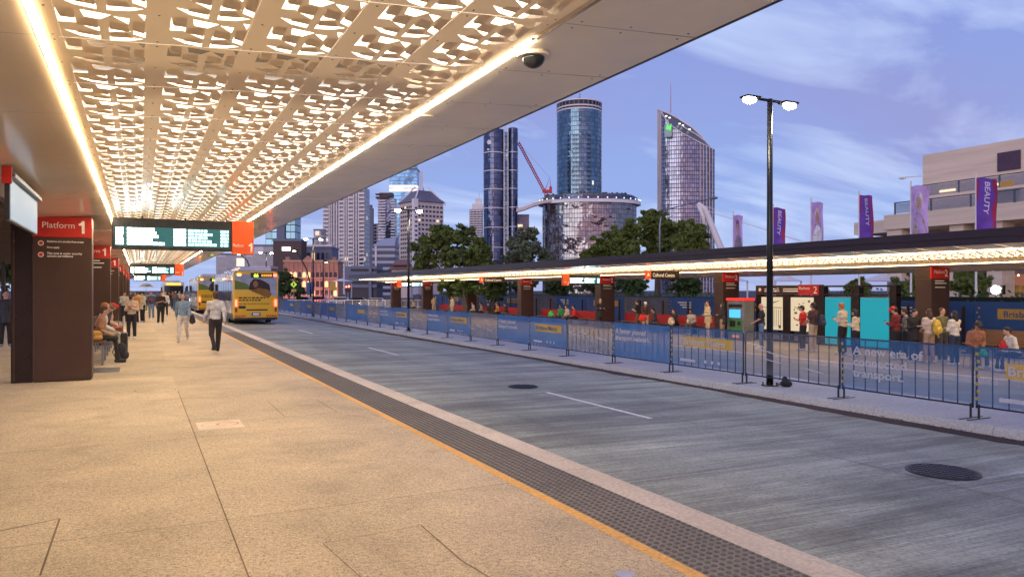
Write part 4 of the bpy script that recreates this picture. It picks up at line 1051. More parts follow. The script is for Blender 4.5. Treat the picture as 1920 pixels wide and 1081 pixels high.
def leaves(mb, c, r, n_, s, rnd, flat=.8):
    for _ in range(n_):
        v = Vector((rnd.gauss(0, 1), rnd.gauss(0, 1), rnd.gauss(0, 1))).normalized(); q = rnd.random() ** .4
        p = Vector(c) + Vector((v.x * r, v.y * r, v.z * r * flat)) * q
        nn = (v + Vector((rnd.gauss(0, .8), rnd.gauss(0, .8), rnd.gauss(0, .8)))).normalized(); u_ = nn.orthogonal().normalized(); u_ = (Matrix.Rotation(rnd.uniform(0, 6.28), 3, nn) @ u_)
        w2 = nn.cross(u_); a = s * rnd.uniform(.6, 1.3)
        mb.poly([p - u_ * a, p - w2 * a * .45, p + u_ * a, p + w2 * a * .45])
def tree(label, lobes, base, d, leafm, seed, s=.3, dens=1.0, name='tree', group=None):
    """lobes: list of (px, py, radius px) at depth d describing the crown; base px of trunk"""
    rnd = random.Random(seed); bp_ = P(base, HOR, d); t = thing(name, label, 'tree', (bp_.x, bp_.y, -.75), -YAW, group)
    def loc(px, py, dy=0): return Vector((wd_(px - base, d), dy, hz(py, d)))
    L = [(loc(a, b, rnd.uniform(-1, 1) * wd_(rr, d) * .5), wd_(rr, d)) for a, b, rr in lobes]
    top = max(p.z for p, r in L); low = min(p.z for p, r in L)
    tb_ = MB(); fork = Vector((0, 0, max(1.2, low * .55))); rt = max(.16, top * .028)
    tb_.tube([(0, 0, 0), (rnd.uniform(-.1, .1), 0, fork.z * .5), fork], [rt * 1.25, rt, rt * .8], 9)
    for p, r in L:
        m_ = fork.lerp(p, .5) + Vector((rnd.uniform(-.4, .4), rnd.uniform(-.4, .4), .3)); tb_.tube([fork, m_, p], [rt * .6, rt * .38, rt * .15], 6)
        for _ in range(3):
            q = p + Vector((rnd.uniform(-1, 1), rnd.uniform(-1, 1), rnd.uniform(-.3, .8))) * r * .8; tb_.tube([m_.lerp(p, .6), q], [rt * .2, rt * .06], 5)
    tb_.build('trunk', M_bark, t)
    cr = MB()
    for p, r in L:
        ncl = int(26 * dens)
        for _ in range(ncl):
            v = Vector((rnd.gauss(0, 1), rnd.gauss(0, 1), rnd.gauss(0, 1))).normalized(); q = p + Vector((v.x, v.y, v.z * .85)) * r * rnd.uniform(.5, 1.12)
            leaves(cr, q, r * rnd.uniform(.15, .34), int(44 * dens), s, rnd, .6)
        leaves(cr, p, r * .68, int(200 * dens), s * 1.1, rnd)
    cr.build('crown', leafm, t); return t
tree('big dark round fig tree in front of the white office tower', [(800, 462, 27), (830, 446, 28), (862, 445, 28), (893, 470, 27), (838, 480, 32), (905, 492, 22), (792, 490, 20), (868, 485, 28)], 845, 95, M_leaf, 1)
tree('grey-green casuarina tree in front of the twin-lobed tower', [(968, 455, 20), (990, 440, 20), (1000, 470, 28), (966, 480, 24), (1022, 478, 20), (985, 490, 26)], 988, 100, M_leafg, 2, .26)
tree('broad green fig tree left in the clump before the slanted tower', [(1128, 462, 22), (1158, 446, 26), (1185, 430, 20), (1110, 478, 20), (1150, 475, 26), (1185, 462, 26)], 1150, 85, M_leaf, 3)
tree('tallest green fig tree of the clump before the slanted tower', [(1218, 408, 22), (1240, 425, 26), (1215, 440, 28), (1262, 440, 20), (1236, 462, 28)], 1232, 88, M_leaf, 4)
tree('rounded green fig tree right in the clump, beside the bridge mast', [(1290, 428, 20), (1312, 440, 20), (1282, 452, 26), (1318, 462, 20), (1296, 470, 24)], 1300, 82, M_leaf, 5)
tree('dark street tree left of the sandstone building', [(535, 518, 14), (548, 535, 17), (530, 540, 16), (560, 545, 12)], 542, 125, M_leafd, 6, .35, .7)
tree('dark tree seen at the far left edge beyond the awning', [(-20, 470, 40), (10, 505, 30), (-10, 520, 35)], -5, 40, M_leafd, 7, .16, .8)
for i, (x, y_, r_, d_, lab) in enumerate(((875, 535, 18, 62, 'low dark tree behind the fifth platform 2 pillar'), (925, 540, 20, 60, 'low dark tree left of the fourth platform 2 pillar'), (1050, 532, 20, 58, 'low dark tree behind the platform 2 departure board'),
        (1185, 528, 22, 56, 'low green tree behind the Cultural Centre sign'), (1290, 535, 22, 52, 'low green tree between the Cultural Centre sign and second pillar'), (1610, 540, 17, 42, 'small leafy tree above the teal panels'),
        (1716, 535, 24, 40, 'leafy tree left of the rightmost platform 2 pillar'), (1822, 528, 26, 42, 'leafy tree behind and right of the rightmost pillar'), (845, 530, 16, 66, 'low dark tree between the fifth and sixth platform 2 pillars'), (985, 530, 18, 64, 'low dark tree behind the fourth platform 2 pillar'), (1120, 530, 22, 66, 'low dark tree just left of the third platform 2 pillar'))):
    tree(lab, [(x - r_ * .7, y_ + 4, r_), (x + r_ * .6, y_, r_ * .9), (x, y_ - 8, r_ * .8), (x + r_ * .1, y_ + 12, r_ * .9)], x, d_, M_leafd if d_ > 50 else M_leaf, 20 + i, .17, .65, group='low trees behind platform 2')
# hedge
def hedge(x0, x1, y0, y1, z0, z1, label, seed):
    t = thing('hedge', label, 'hedge', ((x0 + x1) / 2, (y0 + y1) / 2, z0)); rnd = random.Random(seed); mb = MB()
    L = y1 - y0; n_ = int(L * 190)
    for _ in range(n_):
        p = Vector((rnd.uniform(x0, x1), rnd.uniform(y0, y1), rnd.uniform(z0 + .2, z1) + .12 * math.sin(rnd.random() * 6)))
        nn = Vector((rnd.gauss(-.6, 1), rnd.gauss(0, 1), rnd.gauss(.4, 1))).normalized(); u_ = nn.orthogonal().normalized(); w2 = nn.cross(u_); a = rnd.uniform(.05, .12)
        mb.poly([p - u_ * a, p - w2 * a * .5, p + u_ * a, p + w2 * a * .5])
    mb.build('foliage', M_hedge, t, True)
    MB().box(x0 + .12, y0 + .05, z0, x1 - .12, y1 - .05, z1 - .22).build('shade_core', pm('hedge_shade', (.012, .02, .008), .9), t, True)  # solid dark box, coloured as the shade inside the foliage
hedge(29.8, 31.0, 12, 30, -.5, 1.75, 'clipped green hedge behind the blue hoarding, right of the teal panels', 3)
hedge(29.8, 31.0, 34, 78, -.5, 1.62, 'long dark hedge behind the blue hoarding at the Cultural Centre sign', 4)

# ================================================================== GALLERY
M_gal = pm('gallery_concrete', (.74, .60, .46), .8, 0, .16, .9, .3, 6, stretch=(1, .12, 2.5))
M_rail = pm('railing_dark', (.10, .11, .14), .3, .4)
t = thing('gallery_building', 'pale terraced concrete gallery building at the right behind the banners', 'building', (50, 10, -.75))
def zc(py, X, px): return EYE + (HOR - py) / F * (X / (SA + (px - 960) / F * CA))
def wb(x0, y0, z0, x1, y1, z1, nm, m): return MB().box(x0, y0, z0, x1, y1, z1).build(nm, m, t, True)
YA = YX(1730, 50); ZA = zc(291, 50, 1730)
wb(50, 12.5, 3, 75, YA, ZA, 'upper_block', M_gal)
wb(49.0, -20, 3, 75, 20.9, ZA - 2.3, 'upper_bay', M_gal)
yb = YX(1722, 48); zb_ = zc(353, 48, 1722) ; wb(48, -20, zb_ - 1.75, 49.998, yb, zb_ - .62, 'terrace', M_gal)
yc = YX(1657, 46); zcc = zc(404, 46, 1657); 
wb(46, -20, zcc - 1.0, 47.998, yc, zcc, 'terrace', M_gal); wb(48.0, -20, zcc - 1.0, 60, yc + 4, zcc - .1, 'terrace', M_gal)
wb(46.2, yc - 1.2, -.75, 48.4, yc - .1, zcc - 1.01, 'column', M_gal)
for px in (1782, 1852): yy = YX(px, 46.4); wb(46.3, yy - .9, -.75, 47.6, yy, zcc - 1.01, 'column', M_gal)
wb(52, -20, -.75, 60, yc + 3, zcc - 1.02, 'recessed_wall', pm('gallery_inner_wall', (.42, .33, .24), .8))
y0_ = YX(1905, 50); y1_ = YX(1868, 50); wb(49.93, y0_ - .3, zc(321, 50, 1880), 49.99, y1_ - .1, zc(286, 50, 1880), 'window', pm('mauve_window', (.10, .05, .07), .1, .4))
def rail(xx, y0, y1, zt, hgt):
    mb = MB().box(xx - .04, y0, zt + hgt - .07, xx + .04, y1, zt + hgt)
    y = y1
    while y > y0: mb.box(xx - .04, y - .08, zt + .002, xx + .04, y, zt + hgt - .07); y -= 2.6
    mb.build('railing', M_rail, t, True)
    g_ = MB().box(xx - .012, y0, zt + .08, xx + .012, y1, zt + hgt - .1); g_.build('railing_glass', mesh_mat('railing_glass_mat', (.22, .25, .32), .55), t, True)
rail(48.3, -20, yb, zb_ - .62, .85); rail(46.3, -20, yc - .6, zcc, .85)
mb = MB()
for (a, b) in ((1762, 1792), (1850, 1900)): mb.box(49.96, YX(b, 50), zb_ - .2, 49.985, YX(a, 50), zb_ - .05)
mb.build('wall_light', em('warm_linear_light', (1, .75, .45), 3.0), t, True)
mb = MB()
mb.box(48.02, YX(1900, 48), zcc + .2, 48.06, YX(1874, 48), zcc + 1.6); mb.build('lit_recess', em('warm_interior', (.45, .24, .07), .35), t, True)
mb = MB()
for px in (1862, 1874, 1888, 1900, 1911): mb.sph((50.5, YX(px, 50.5), zcc - 1.6), .16, 8, 5)
mb.build('downlight', em('gallery_downlight', (1, .62, .35), 6.0), t, True)
wb(51.9, YX(1925, 50), .2, 51.99, YX(1858, 50), zcc - 1.05, 'lit_glazing', em('gallery_glow', (.42, .16, .10), .5))
wb(46.4, YX(1905, 46), zcc + .02, 47.2, YX(1850, 46), zcc + .95, 'ramp_wall', M_gal)
MB().tube([(49.9, YA, zc(330, 50, 1730)), (49.1, YA + .9, zc(331, 50, 1730))], .05, 6).box(48.9, YA + .8, zc(334, 50, 1730), 49.3, YA + 1.1, zc(331, 50, 1730)).build('wall_camera', M_white, t, True)

# ================================================================== FLAGS
M_purple = pm('flag_purple', (.15, .05, .38), .6, 0, .35, 1.3); M_lil = pm('flag_lilac', (.52, .34, .66), .6, 0, .3, 1.6); M_flagred = pm('flag_crimson', (.42, .02, .08), .6)
def flag(px, ytop, ybot, kind, label, wpx):
    X = 34.0; yy = YX(px, X); d_ = X / (SA + (px - 960) / F * CA); zt = EYE + (HOR - ytop) / F * d_; zb2 = EYE + (HOR - ybot) / F * d_
    t = thing('banner_flag', label, 'flag', (X, yy, -.75), 0, 'purple gallery flags')
    MB().tube([(0, 0, 0), (0, 0, zt + .75 + .25)], [.055, .04], 8).build('pole', M_trim, t)
    Wm = .93; H_ = zt - zb2; z0 = zb2 + .75; rnd = random.Random(px); ph = rnd.uniform(0, 6)
    def fp(a, b, off=0.0): # a along away from pole (towards -Y), b up
        x = .10 * math.sin(a * 4 + b * 2.2 + ph) * a - off; sag = .16 * a * a + .03 * math.sin(a * 6 + ph)
        return (x - .05, -.05 - a * Wm * (.94 + .06 * math.sin(b * 5 + ph)), z0 + H_ * b - sag)
    mb = MB(); n1, n2 = 8, 14
    for i in range(n1):
        for j in range(n2): mb.poly([fp(i / n1, j / n2), fp(i / n1, (j + 1) / n2), fp((i + 1) / n1, (j + 1) / n2), fp((i + 1) / n1, j / n2)])
    cl_ = mb.build('cloth', M_purple if kind == 'b' else M_lil, t)
    if kind == 'b':
        mb = MB(); mbl = MB()
        for j in range(n2):
            a0 = .80 + .06 * math.sin(j * .9); mb.poly([fp(a0, j / n2, .006), fp(a0, (j + 1) / n2, .006), fp(.99, (j + 1) / n2, .006), fp(.99, j / n2, .006)])
            if j > n2 * .55: mbl.poly([fp(.01, j / n2, .006), fp(.01, (j + 1) / n2, .006), fp(.10, (j + 1) / n2, .006), fp(.10, j / n2, .006)])
        mb.build('red_edge', M_flagred, cl_); mbl.build('red_edge', M_flagred, cl_)
        # vertical lettering running down: baseline on the left, letters turned 90 degrees
        o = lettering('lettering', 'BEAUTY', .31, pm('flag_print', (.66, .58, .78), .6), cl_, (0, 0, 0), 'UP', ext=.001, sx=1.0, bold=.004)
        M = Matrix(((0, 0, -1, 0), (0, -1, 0, 0), (-1, 0, 0, 0), (0, 0, 0, 1)))  # text x -> down (-z), text y -> -Y... face -X
        M = Matrix(((0, 0, -1, 0), (0, -1, 0, 0), (-1, 0, 0, 0), (0, 0, 0, 1)))
        for v in o.data.vertices:
            x, y, z = v.co; a = .40 + y * 1.25 / Wm * .8; b = 1 - (.14 + x * 1.28) / H_
            q = fp(min(max(a, 0), 1), min(max(b, 0), 1), .012 + z)
            v.co = Vector(q)
        o.rotation_euler = (0, 0, 0); o.scale = (1, 1, 1)
    else:
        def blob(ca, cb, ra, rb, off, n_=14): return [fp(ca + ra * math.cos(2 * math.pi * k / n_), cb + rb * math.sin(2 * math.pi * k / n_), off) for k in range(n_)]
        c1, c2 = {1: ((.20, .10, .20), (.24, .19, .26)), 2: ((.80, .55, .50), (.82, .74, .82)), 3: ((.62, .55, .62), (.36, .29, .26))}[kind]
        mb = MB(); mb.poly(blob(.5, .70, .24, .17, .004)); mb.build('figure_hat', pm('flag_hat%d' % kind, c1, .7), cl_)
        mb = MB(); mb.poly([fp(.06, .02, .006), fp(.2, .34, .006), fp(.38, .46, .006), fp(.62, .46, .006), fp(.84, .34, .006), fp(.97, .02, .006)]); mb.build('figure_clothes', pm('flag_clothes%d' % kind, c2, .7, 0, .5, 6), cl_)
        mb = MB(); mb.poly(blob(.5, .63, .19, .135, .009)); mb.build('figure_face', pm('flag_face%d' % kind, (.52, .30, .24) if kind == 2 else (.48, .32, .27), .7), cl_)
        mb = MB(); mb.poly(blob(.44, .635, .02, .010, .012, 6)); mb.poly(blob(.56, .635, .02, .010, .012, 6)); mb.poly(blob(.5, .575, .04, .010, .012, 8)); mb.build('figure_features', pm('flag_features', (.05, .02, .03), .7), cl_)
        if kind == 2:
            mb = MB()
            for k in range(9): an = math.pi * (1.05 + .9 * k / 8); mb.poly(blob(.5 + .2 * math.cos(an), .50 + .17 * math.sin(an), .028, .017, .012, 6))
            mb.build('red_beads', M_flagred, cl_)
flag(1375, 403, 470, 1, 'lilac flag with a dark-hatted portrait, leftmost of the row', 28)
flag(1450, 390, 466, 'b', 'purple BEAUTY flag nearest the street lamp', 24)
flag(1521, 379, 458, 2, 'lilac flag with a white-clad portrait wearing red beads', 37)
flag(1611, 366, 450, 'b', 'purple BEAUTY flag in open sky left of the gallery', 33)
flag(1708, 349, 442, 3, 'lilac flag with an elderly portrait against the gallery', 38)
flag(1830, 335, 432, 'b', 'purple BEAUTY flag hanging in front of the gallery terrace', 26)
# shade sails
for i, (px, w_, d_, lab) in enumerate(((1375, 60, 55, 'pale shade tent glimpsed between the second pillar and hoarding'), (1475, 60, 52, 'pale shade tent above the map panels'), (1655, 110, 50, 'wide pale shade tent above the teal panels'), (640, 50, 150, 'white marquee far off behind the barriers'))):
    p = P(px, 528, d_); t = thing('shade_tent', lab, 'tent', (p.x, p.y, -.75), -YAW, 'pale shade tents'); W2 = wd_(w_, d_) / 2; H = hz(527, d_)
    n_ = 12; mb = MB()
    for k in range(n_):
        a0 = 2 * math.pi * k / n_; a1 = 2 * math.pi * (k + 1) / n_
        pa, pb = (W2 * math.cos(a0), W2 * .7 * math.sin(a0), H), (W2 * math.cos(a1), W2 * .7 * math.sin(a1), H)
        ma, mb_ = (W2 * .45 * math.cos(a0), W2 * .3 * math.sin(a0), H + .22), (W2 * .45 * math.cos(a1), W2 * .3 * math.sin(a1), H + .22)
        mb.poly([pa, pb, mb_, ma]); mb.poly([ma, mb_, (0, 0, H + .55)])
    mb.build('fabric', M_white, t)
    for s in (-.8, .8): MB().tube([(W2 * s, -.3, 0), (W2 * s, -.3, H + .03)], .06, 6).build('post', M_trim, t)
# bent street lamp before the trees
d = 62; t = frame_at('street_lamp', 'grey curved-arm street lamp in front of the tree clump', 'street lamp', 1237, d); o_ = lambda x, y_: (wd_(x - 1237, d), 0, hz(y_, d))
MB().tube([o_(1237, 578), o_(1237, 425), o_(1239, 408), o_(1245, 397), o_(1256, 391), o_(1330, 373)], [.10, .08, .07, .06, .05, .04], 8).build('pole', M_steel, t, smooth=True)
MB().sph(o_(1338, 371), (.38, .14, .12), 10, 6).build('lamp_head', M_steel, t, smooth=True)
# flood light mast at right
p = P(1868, 543, 37); t = thing('floodlight', 'dazzling white floodlight low behind platform 2 at the right', 'floodlight', (p.x, p.y, -.75))
MB().tube([(0, 0, 0), (0, 0, p.z + .6)], .05, 8).build('pole', M_steel, t)
MB().box(-.02, -.3, p.z + .52, .25, .3, p.z + .98).build('housing', M_black, t)
MB().sph((-.06, 0, p.z + .75), (.08, .24, .20), 12, 8).build('lamp', em('flood_glow', (1, .93, .8), 60.0), t)
# kiosk stage roof by the floodlight
p = P(1880, 520, 47); t = thing('lit_stage_roof', 'purple-lit truss roof behind the floodlight', 'stage', (p.x, p.y, -.75), -YAW)
H = hz(512, 47); MB().box(-2.6, 0, H, 3, 4, H + .25).build('roof', pm('stage_roof_grey', (.20, .17, .22), .6), t)
for x in (-2.2, 1.9):
    mb = MB(); latt(mb, (x, .2, 0), (x, .2, H), .4, 9, .035); mb.build('truss_post', M_trim, t)
MB().box(-2.4, 3.0, 0, 2.8, 3.1, H - .1).build('back_cloth', pm('stage_purple', (.12, .07, .16), .8), t)
mb = MB()
for k in range(6): mb.sph((-2 + k * .8, .3, H - .12), .06, 6, 4)
mb.build('festoon_lights', em('festoon', (1, .7, .4), 6.0), t)
p = P(1916, 552, 46); 
mu = thing('painted_kiosk', 'yellow and blue painted kiosk at the right frame edge', 'kiosk', (p.x, p.y, -.5), -YAW)
MB().box(-.7, 0, 0, 1.6, .9, 2.6).build('body', pm('kiosk_ochre', (.42, .26, .05), .6, 0, .8, 1.6), mu)
mb = MB()
for k in range(5): mb.tube([(-.6 + k * .4, -.03, .6 + .5 * (k % 2)), (-.3 + k * .4, -.03, 1.5 + .4 * ((k + 1) % 2)), (-.5 + k * .45, -.03, 2.2)], .05, 6)
mb.build('painted_swirls', pm('kiosk_blue', (.05, .10, .25), .6), mu)
# ================================================================== PLATFORM 2 FURNITURE
PZ = -.445
def ztop_at(py, X, px): return EYE - (py - HOR) / F * (X / (SA + (px - 960) / F * CA))
# hoarding
M_hblue = pm('hoarding_blue', (.018, .075, .24), .5, 0, .12, .6); M_hphoto = mesh_mat('hoarding_photo', (.12, .13, .17), 0.0, True); M_hyel = pm('hoarding_yellow', (.50, .30, .05), .5)
yy = 13.0; i = 0
hl = ['rightmost']
while yy < 78:
    L = 4.6; kind = ('metro', 'blue', 'photo')[(i + 0) % 3]
    what = {'metro': 'blue hoarding panel with yellow Brisbane Metro strip', 'blue': 'plain blue hoarding panel with small white print', 'photo': 'grey photo hoarding panel'}[kind]
    t = thing('hoarding_panel', '%s, %s from the right behind platform 2' % (what, ORD[i]), 'hoarding', (28.6, yy, PZ), 0, 'hoardings behind platform 2')
    MB().box(0, 0, .05, .05, L - .01, 1.82).build('board', M_hphoto if kind == 'photo' else M_hblue, t)
    if kind == 'metro':
        MB().box(-.012, .5, 1.18, -.002, L - .9, 1.56).build('stripe', M_hyel, t)
        lettering('lettering', 'Brisbane Metro', .31, M_hblue, t, (-.016, L - 1.1, 1.26), '-X', sx=1.15, ext=.001, bold=.004)
    elif kind == 'blue':
        mb = MB()
        for r_ in range(3): mb.box(-.008, L * .55, 1.5 - r_ * .14, -.002, L * .55 + 1.2 - .2 * r_, 1.56 - r_ * .14)
        mb.build('small_print', M_letter, t)
    mb = MB()
    for q in range(8): mb.box(-.008, L - .18 - .07 * (q % 2), .35 + q * .17, -.002, L - .11 - .07 * (q % 2), .42 + q * .17)
    mb.build('dot_border', M_hyel, t)
    for q in (.2, 2.5): MB().box(-.28, q, .0, -.20, q + .09, 1.62).build('post', M_bronze, t)
    yy += L; i += 1
# long planter bench along the back of platform 2
M_bench = pm('bench_timber', (.16, .085, .05), .6, 0, .25, 5, stretch=(1, .2, 4)); M_benchred = pm('bench_red', (.34, .015, .02), .5)
bl = ['rightmost long timber bench of platform 2', 'long timber bench between the first and second platform 2 pillars', 'long timber bench between the second and third platform 2 pillars', 'long timber bench between the third and fourth platform 2 pillars', 'long timber bench between the fourth and fifth platform 2 pillars', 'farthest long timber bench of platform 2']
for i, (y0, y1) in enumerate(((8.6, 15.9), (27.8, 36.4), (38.2, 46.6), (48.4, 56.8), (58.4, 66.8))):
    lab = [bl[0], bl[2], bl[3], bl[4], bl[5]][i]
    t = thing('platform_bench', lab, 'bench', (25.2, y0, PZ), 0, 'platform 2 benches'); L = y1 - y0
    mb = MB()
    for k in range(4): mb.box(k * .115, 0, .42, k * .115 + .1, L, .46)
    mb.build('seat', M_bench, t)
    MB().box(.50, 0, .30, .56, L, .92).build('backrest', M_benchred if i else M_bench, t)
    k = .2
    while k < L: MB().box(.04, k, 0, .46, k + .06, .42).build('leg', M_bronzed, t); k += 2.0
# info kiosk
def KY(px, X=25.3): return YX(px, X)
t = thing('information_kiosk', 'long bronze information wall with maps, teal panels and red Platform 2 header', 'information kiosk', (25.3, KY(1681), PZ))
ya, yb = KY(1681), KY(1418)
def kb_(px0, px1, z0, z1, nm, m, x0=-.0, x1=.25):
    return MB().box(25.3 + x0, KY(px1), z0, 25.3 + x1, KY(px0), z1).build(nm, m, t, True)
for a, b in ((1418, 1426), (1468, 1481), (1526, 1545), (1596, 1611), (1668, 1681)): kb_(a, b, PZ, 1.95 if a != 1418 else 2.0, 'post', M_bronzed, -.01, .26)
kb_(1418, 1497, 1.60, 2.02, 'header', M_bronze, -.03, .28); kb_(1497.3, 1536, 1.60, 2.04, 'header_red', M_red, -.04, .28); kb_(1536.3, 1681, 1.93, 2.0, 'header_frame', M_bronzed, -.02, .27); kb_(1536.3, 1681, 1.60, 1.66, 'header_frame', M_bronzed, -.02, .27)
M_map = em('backlit_map', (.56, .46, .31), .9); M_teal = em('teal_panel', (.0, .25, .32), .85)
maps = []
for a, b in ((1427, 1467), (1482, 1525)):
    o = kb_(a, b, .05, 1.50, 'map_panel', M_map, .02, .06); mb = MB(); rnd = random.Random(a); Y1_, Y0_ = KY(a), KY(b)
    if a == 1427:
        mb.box(25.305, Y0_ + .05, 1.02, 25.316, Y1_ - .05, 1.05); 
        for k in range(9): mb.box(25.305, Y0_ + .1 + k * .13, .2, 25.316, Y0_ + .115 + k * .13, .95)
        for k in range(5): mb.tube([(25.31, Y0_ + .15 + .1 * k, 1.35 - .03 * k), (25.31, Y0_ + .6 + .08 * k, 1.28 - .04 * k)], .006, 4)
        mb.box(25.305, Y0_ + .1, .12, 25.316, Y0_ + .22, .26)
    else:
        for k in range(16):
            yy = rnd.uniform(Y0_ + .1, Y1_ - .2); zz = rnd.uniform(.2, 1.35); mb.box(25.305, yy, zz, 25.316, yy + rnd.uniform(.04, .14), zz + rnd.uniform(.03, .1))
        mb.tube([(25.31, Y1_ - .2, 1.1), (25.31, Y1_ - .6, .9), (25.31, Y0_ + .3, .75)], .012, 5)
    mb.build('map_print', pm('map_ink', (.10, .09, .07), .6), o, True)
for a, b in ((1547, 1594), (1613, 1666)):
    kb_(a - 1.2, b + 1.2, PZ + .02, 1.545, 'panel_frame', M_steel, .03, .2); o = kb_(a, b, PZ + .05, 1.50, 'teal_panel', M_teal, .0, .028)
lettering('lettering', 'Platform', .17, M_letter, t, (25.255, KY(1499), 1.83), '-X', world=True)
lettering('number', '2', .42, M_letter, t, (25.255, KY(1526), 1.67), '-X', world=True)
ic = MB()
for px in (1422, 1455): ic.tube([(25.262, KY(px) - .12, 1.83), (25.268, KY(px) - .12, 1.83)], .085, 14)
ic.build('warning_symbol', M_letter, t, True)
mb = MB()
for px, n_ in ((1426, .85), (1460, 1.0)):
    for k in range(2): mb.box(25.262, KY(px) - .28 - n_, 1.74 + k * .09, 25.268, KY(px) - .28, 1.79 + k * .09)
mb.build('notice_lettering', M_letter, t, True)
MB().box(25.1, ya, PZ + .02, 25.62, yb, PZ + .06).build('base', M_bronzed, t, True)
# ticket machine
X = 24.0; y0, y1 = YX(1395, X), YX(1363, X)
t = thing('ticket_machine', 'grey ticket machine with red top, blue screen and green fascia', 'ticket machine', (X, y0, PZ)); w_ = y1 - y0
MB().box(0, 0, .0, .6, w_, 1.78).build('cabinet', pm('machine_grey', (.18, .19, .20), .4, .3), t, bevel=.02)
MB().box(-.03, -.03, 1.785, .62, w_ + .03, 1.90).build('top_light', em('machine_red_top', (.8, .03, .02), .9), t)
MB().box(-.012, .12, 1.48, -.002, w_ - .12, 1.62).build('header_panel', M_black, t)
MB().box(-.014, .22, 1.02, -.002, w_ - .16, 1.38).build('screen', em('blue_screen', (.05, .32, .95), 1.6), t)
MB().box(-.010, .12, .30, -.002, w_ - .12, .98).build('green_fascia', pm('machine_green', (.05, .18, .05), .5), t)
MB().box(-.016, .2, .68, -.011, .4, .85).box(-.016, w_ - .55, .6, -.011, w_ - .2, .88).build('keypad', M_black, t)
MB().box(-.014, .3, .12, -.002, w_ - .35, .24).build('ticket_slot', em('slot_orange', (.95, .25, .03), .8), t)
X = 24.6; y0, y1 = YX(1413, X), YX(1396, X)
t = thing('poster_stand', 'cream timetable board right of the ticket machine', 'timetable board', (X, y0, PZ)); w_ = y1 - y0
MB().box(0, 0, 0, .08, w_, .5).build('base', M_bronzed, t); o = MB().box(0, 0, .5, .08, w_, 1.70).build('frame', M_bronzed, t)
MB().box(-.006, .06, .58, -.001, w_ - .06, 1.62).build('poster', M_map, t); MB().box(-.012, .06, 1.10, -.008, w_ - .06, 1.125).box(-.012, .12, 1.36, -.008, .22, 1.46).build('poster_print', M_black, t)

# platform 1 bench
def slat_bench(y0, label):
    t = thing('waiting_bench', label, 'bench', (-1.22, y0, 0), 0, 'platform 1 benches'); mb = MB()
    for k in range(6): mb.box(.0 + k * .085, 0, .545, .0 + k * .085 + .065, 3.4, .58)
    mb.build('seat', M_bench, t)
    MB().box(-.06, 0, .70, -.02, 3.4, .98).build('backrest', M_bench, t)
    for yy in (.15, 1.65, 3.1):
        MB().box(.04, yy, 0, .08, yy + .04, .543).build('leg', M_steel, t); MB().box(.40, yy, 0, .44, yy + .04, .543).build('leg', M_steel, t)
    return t
slat_bench(20.2, 'slatted timber bench right behind the nearest pillar'); slat_bench(24.7, 'slatted timber bench before the second pillar'); slat_bench(30.2, 'slatted timber bench behind the second pillar')
shadow_bars = MB()  # flat slats laid to draw the bench's striped shadow on the floor
for k in range(7): shadow_bars.box(-.95, 18.6 + k * .16, .003, -.40, 18.68 + k * .16, .012)
o = shadow_bars.build('bench_shadow_bars', M_steel); tag(o, 'flat bars standing in for the striped bench shadow beside the nearest pillar', 'painted shadow')

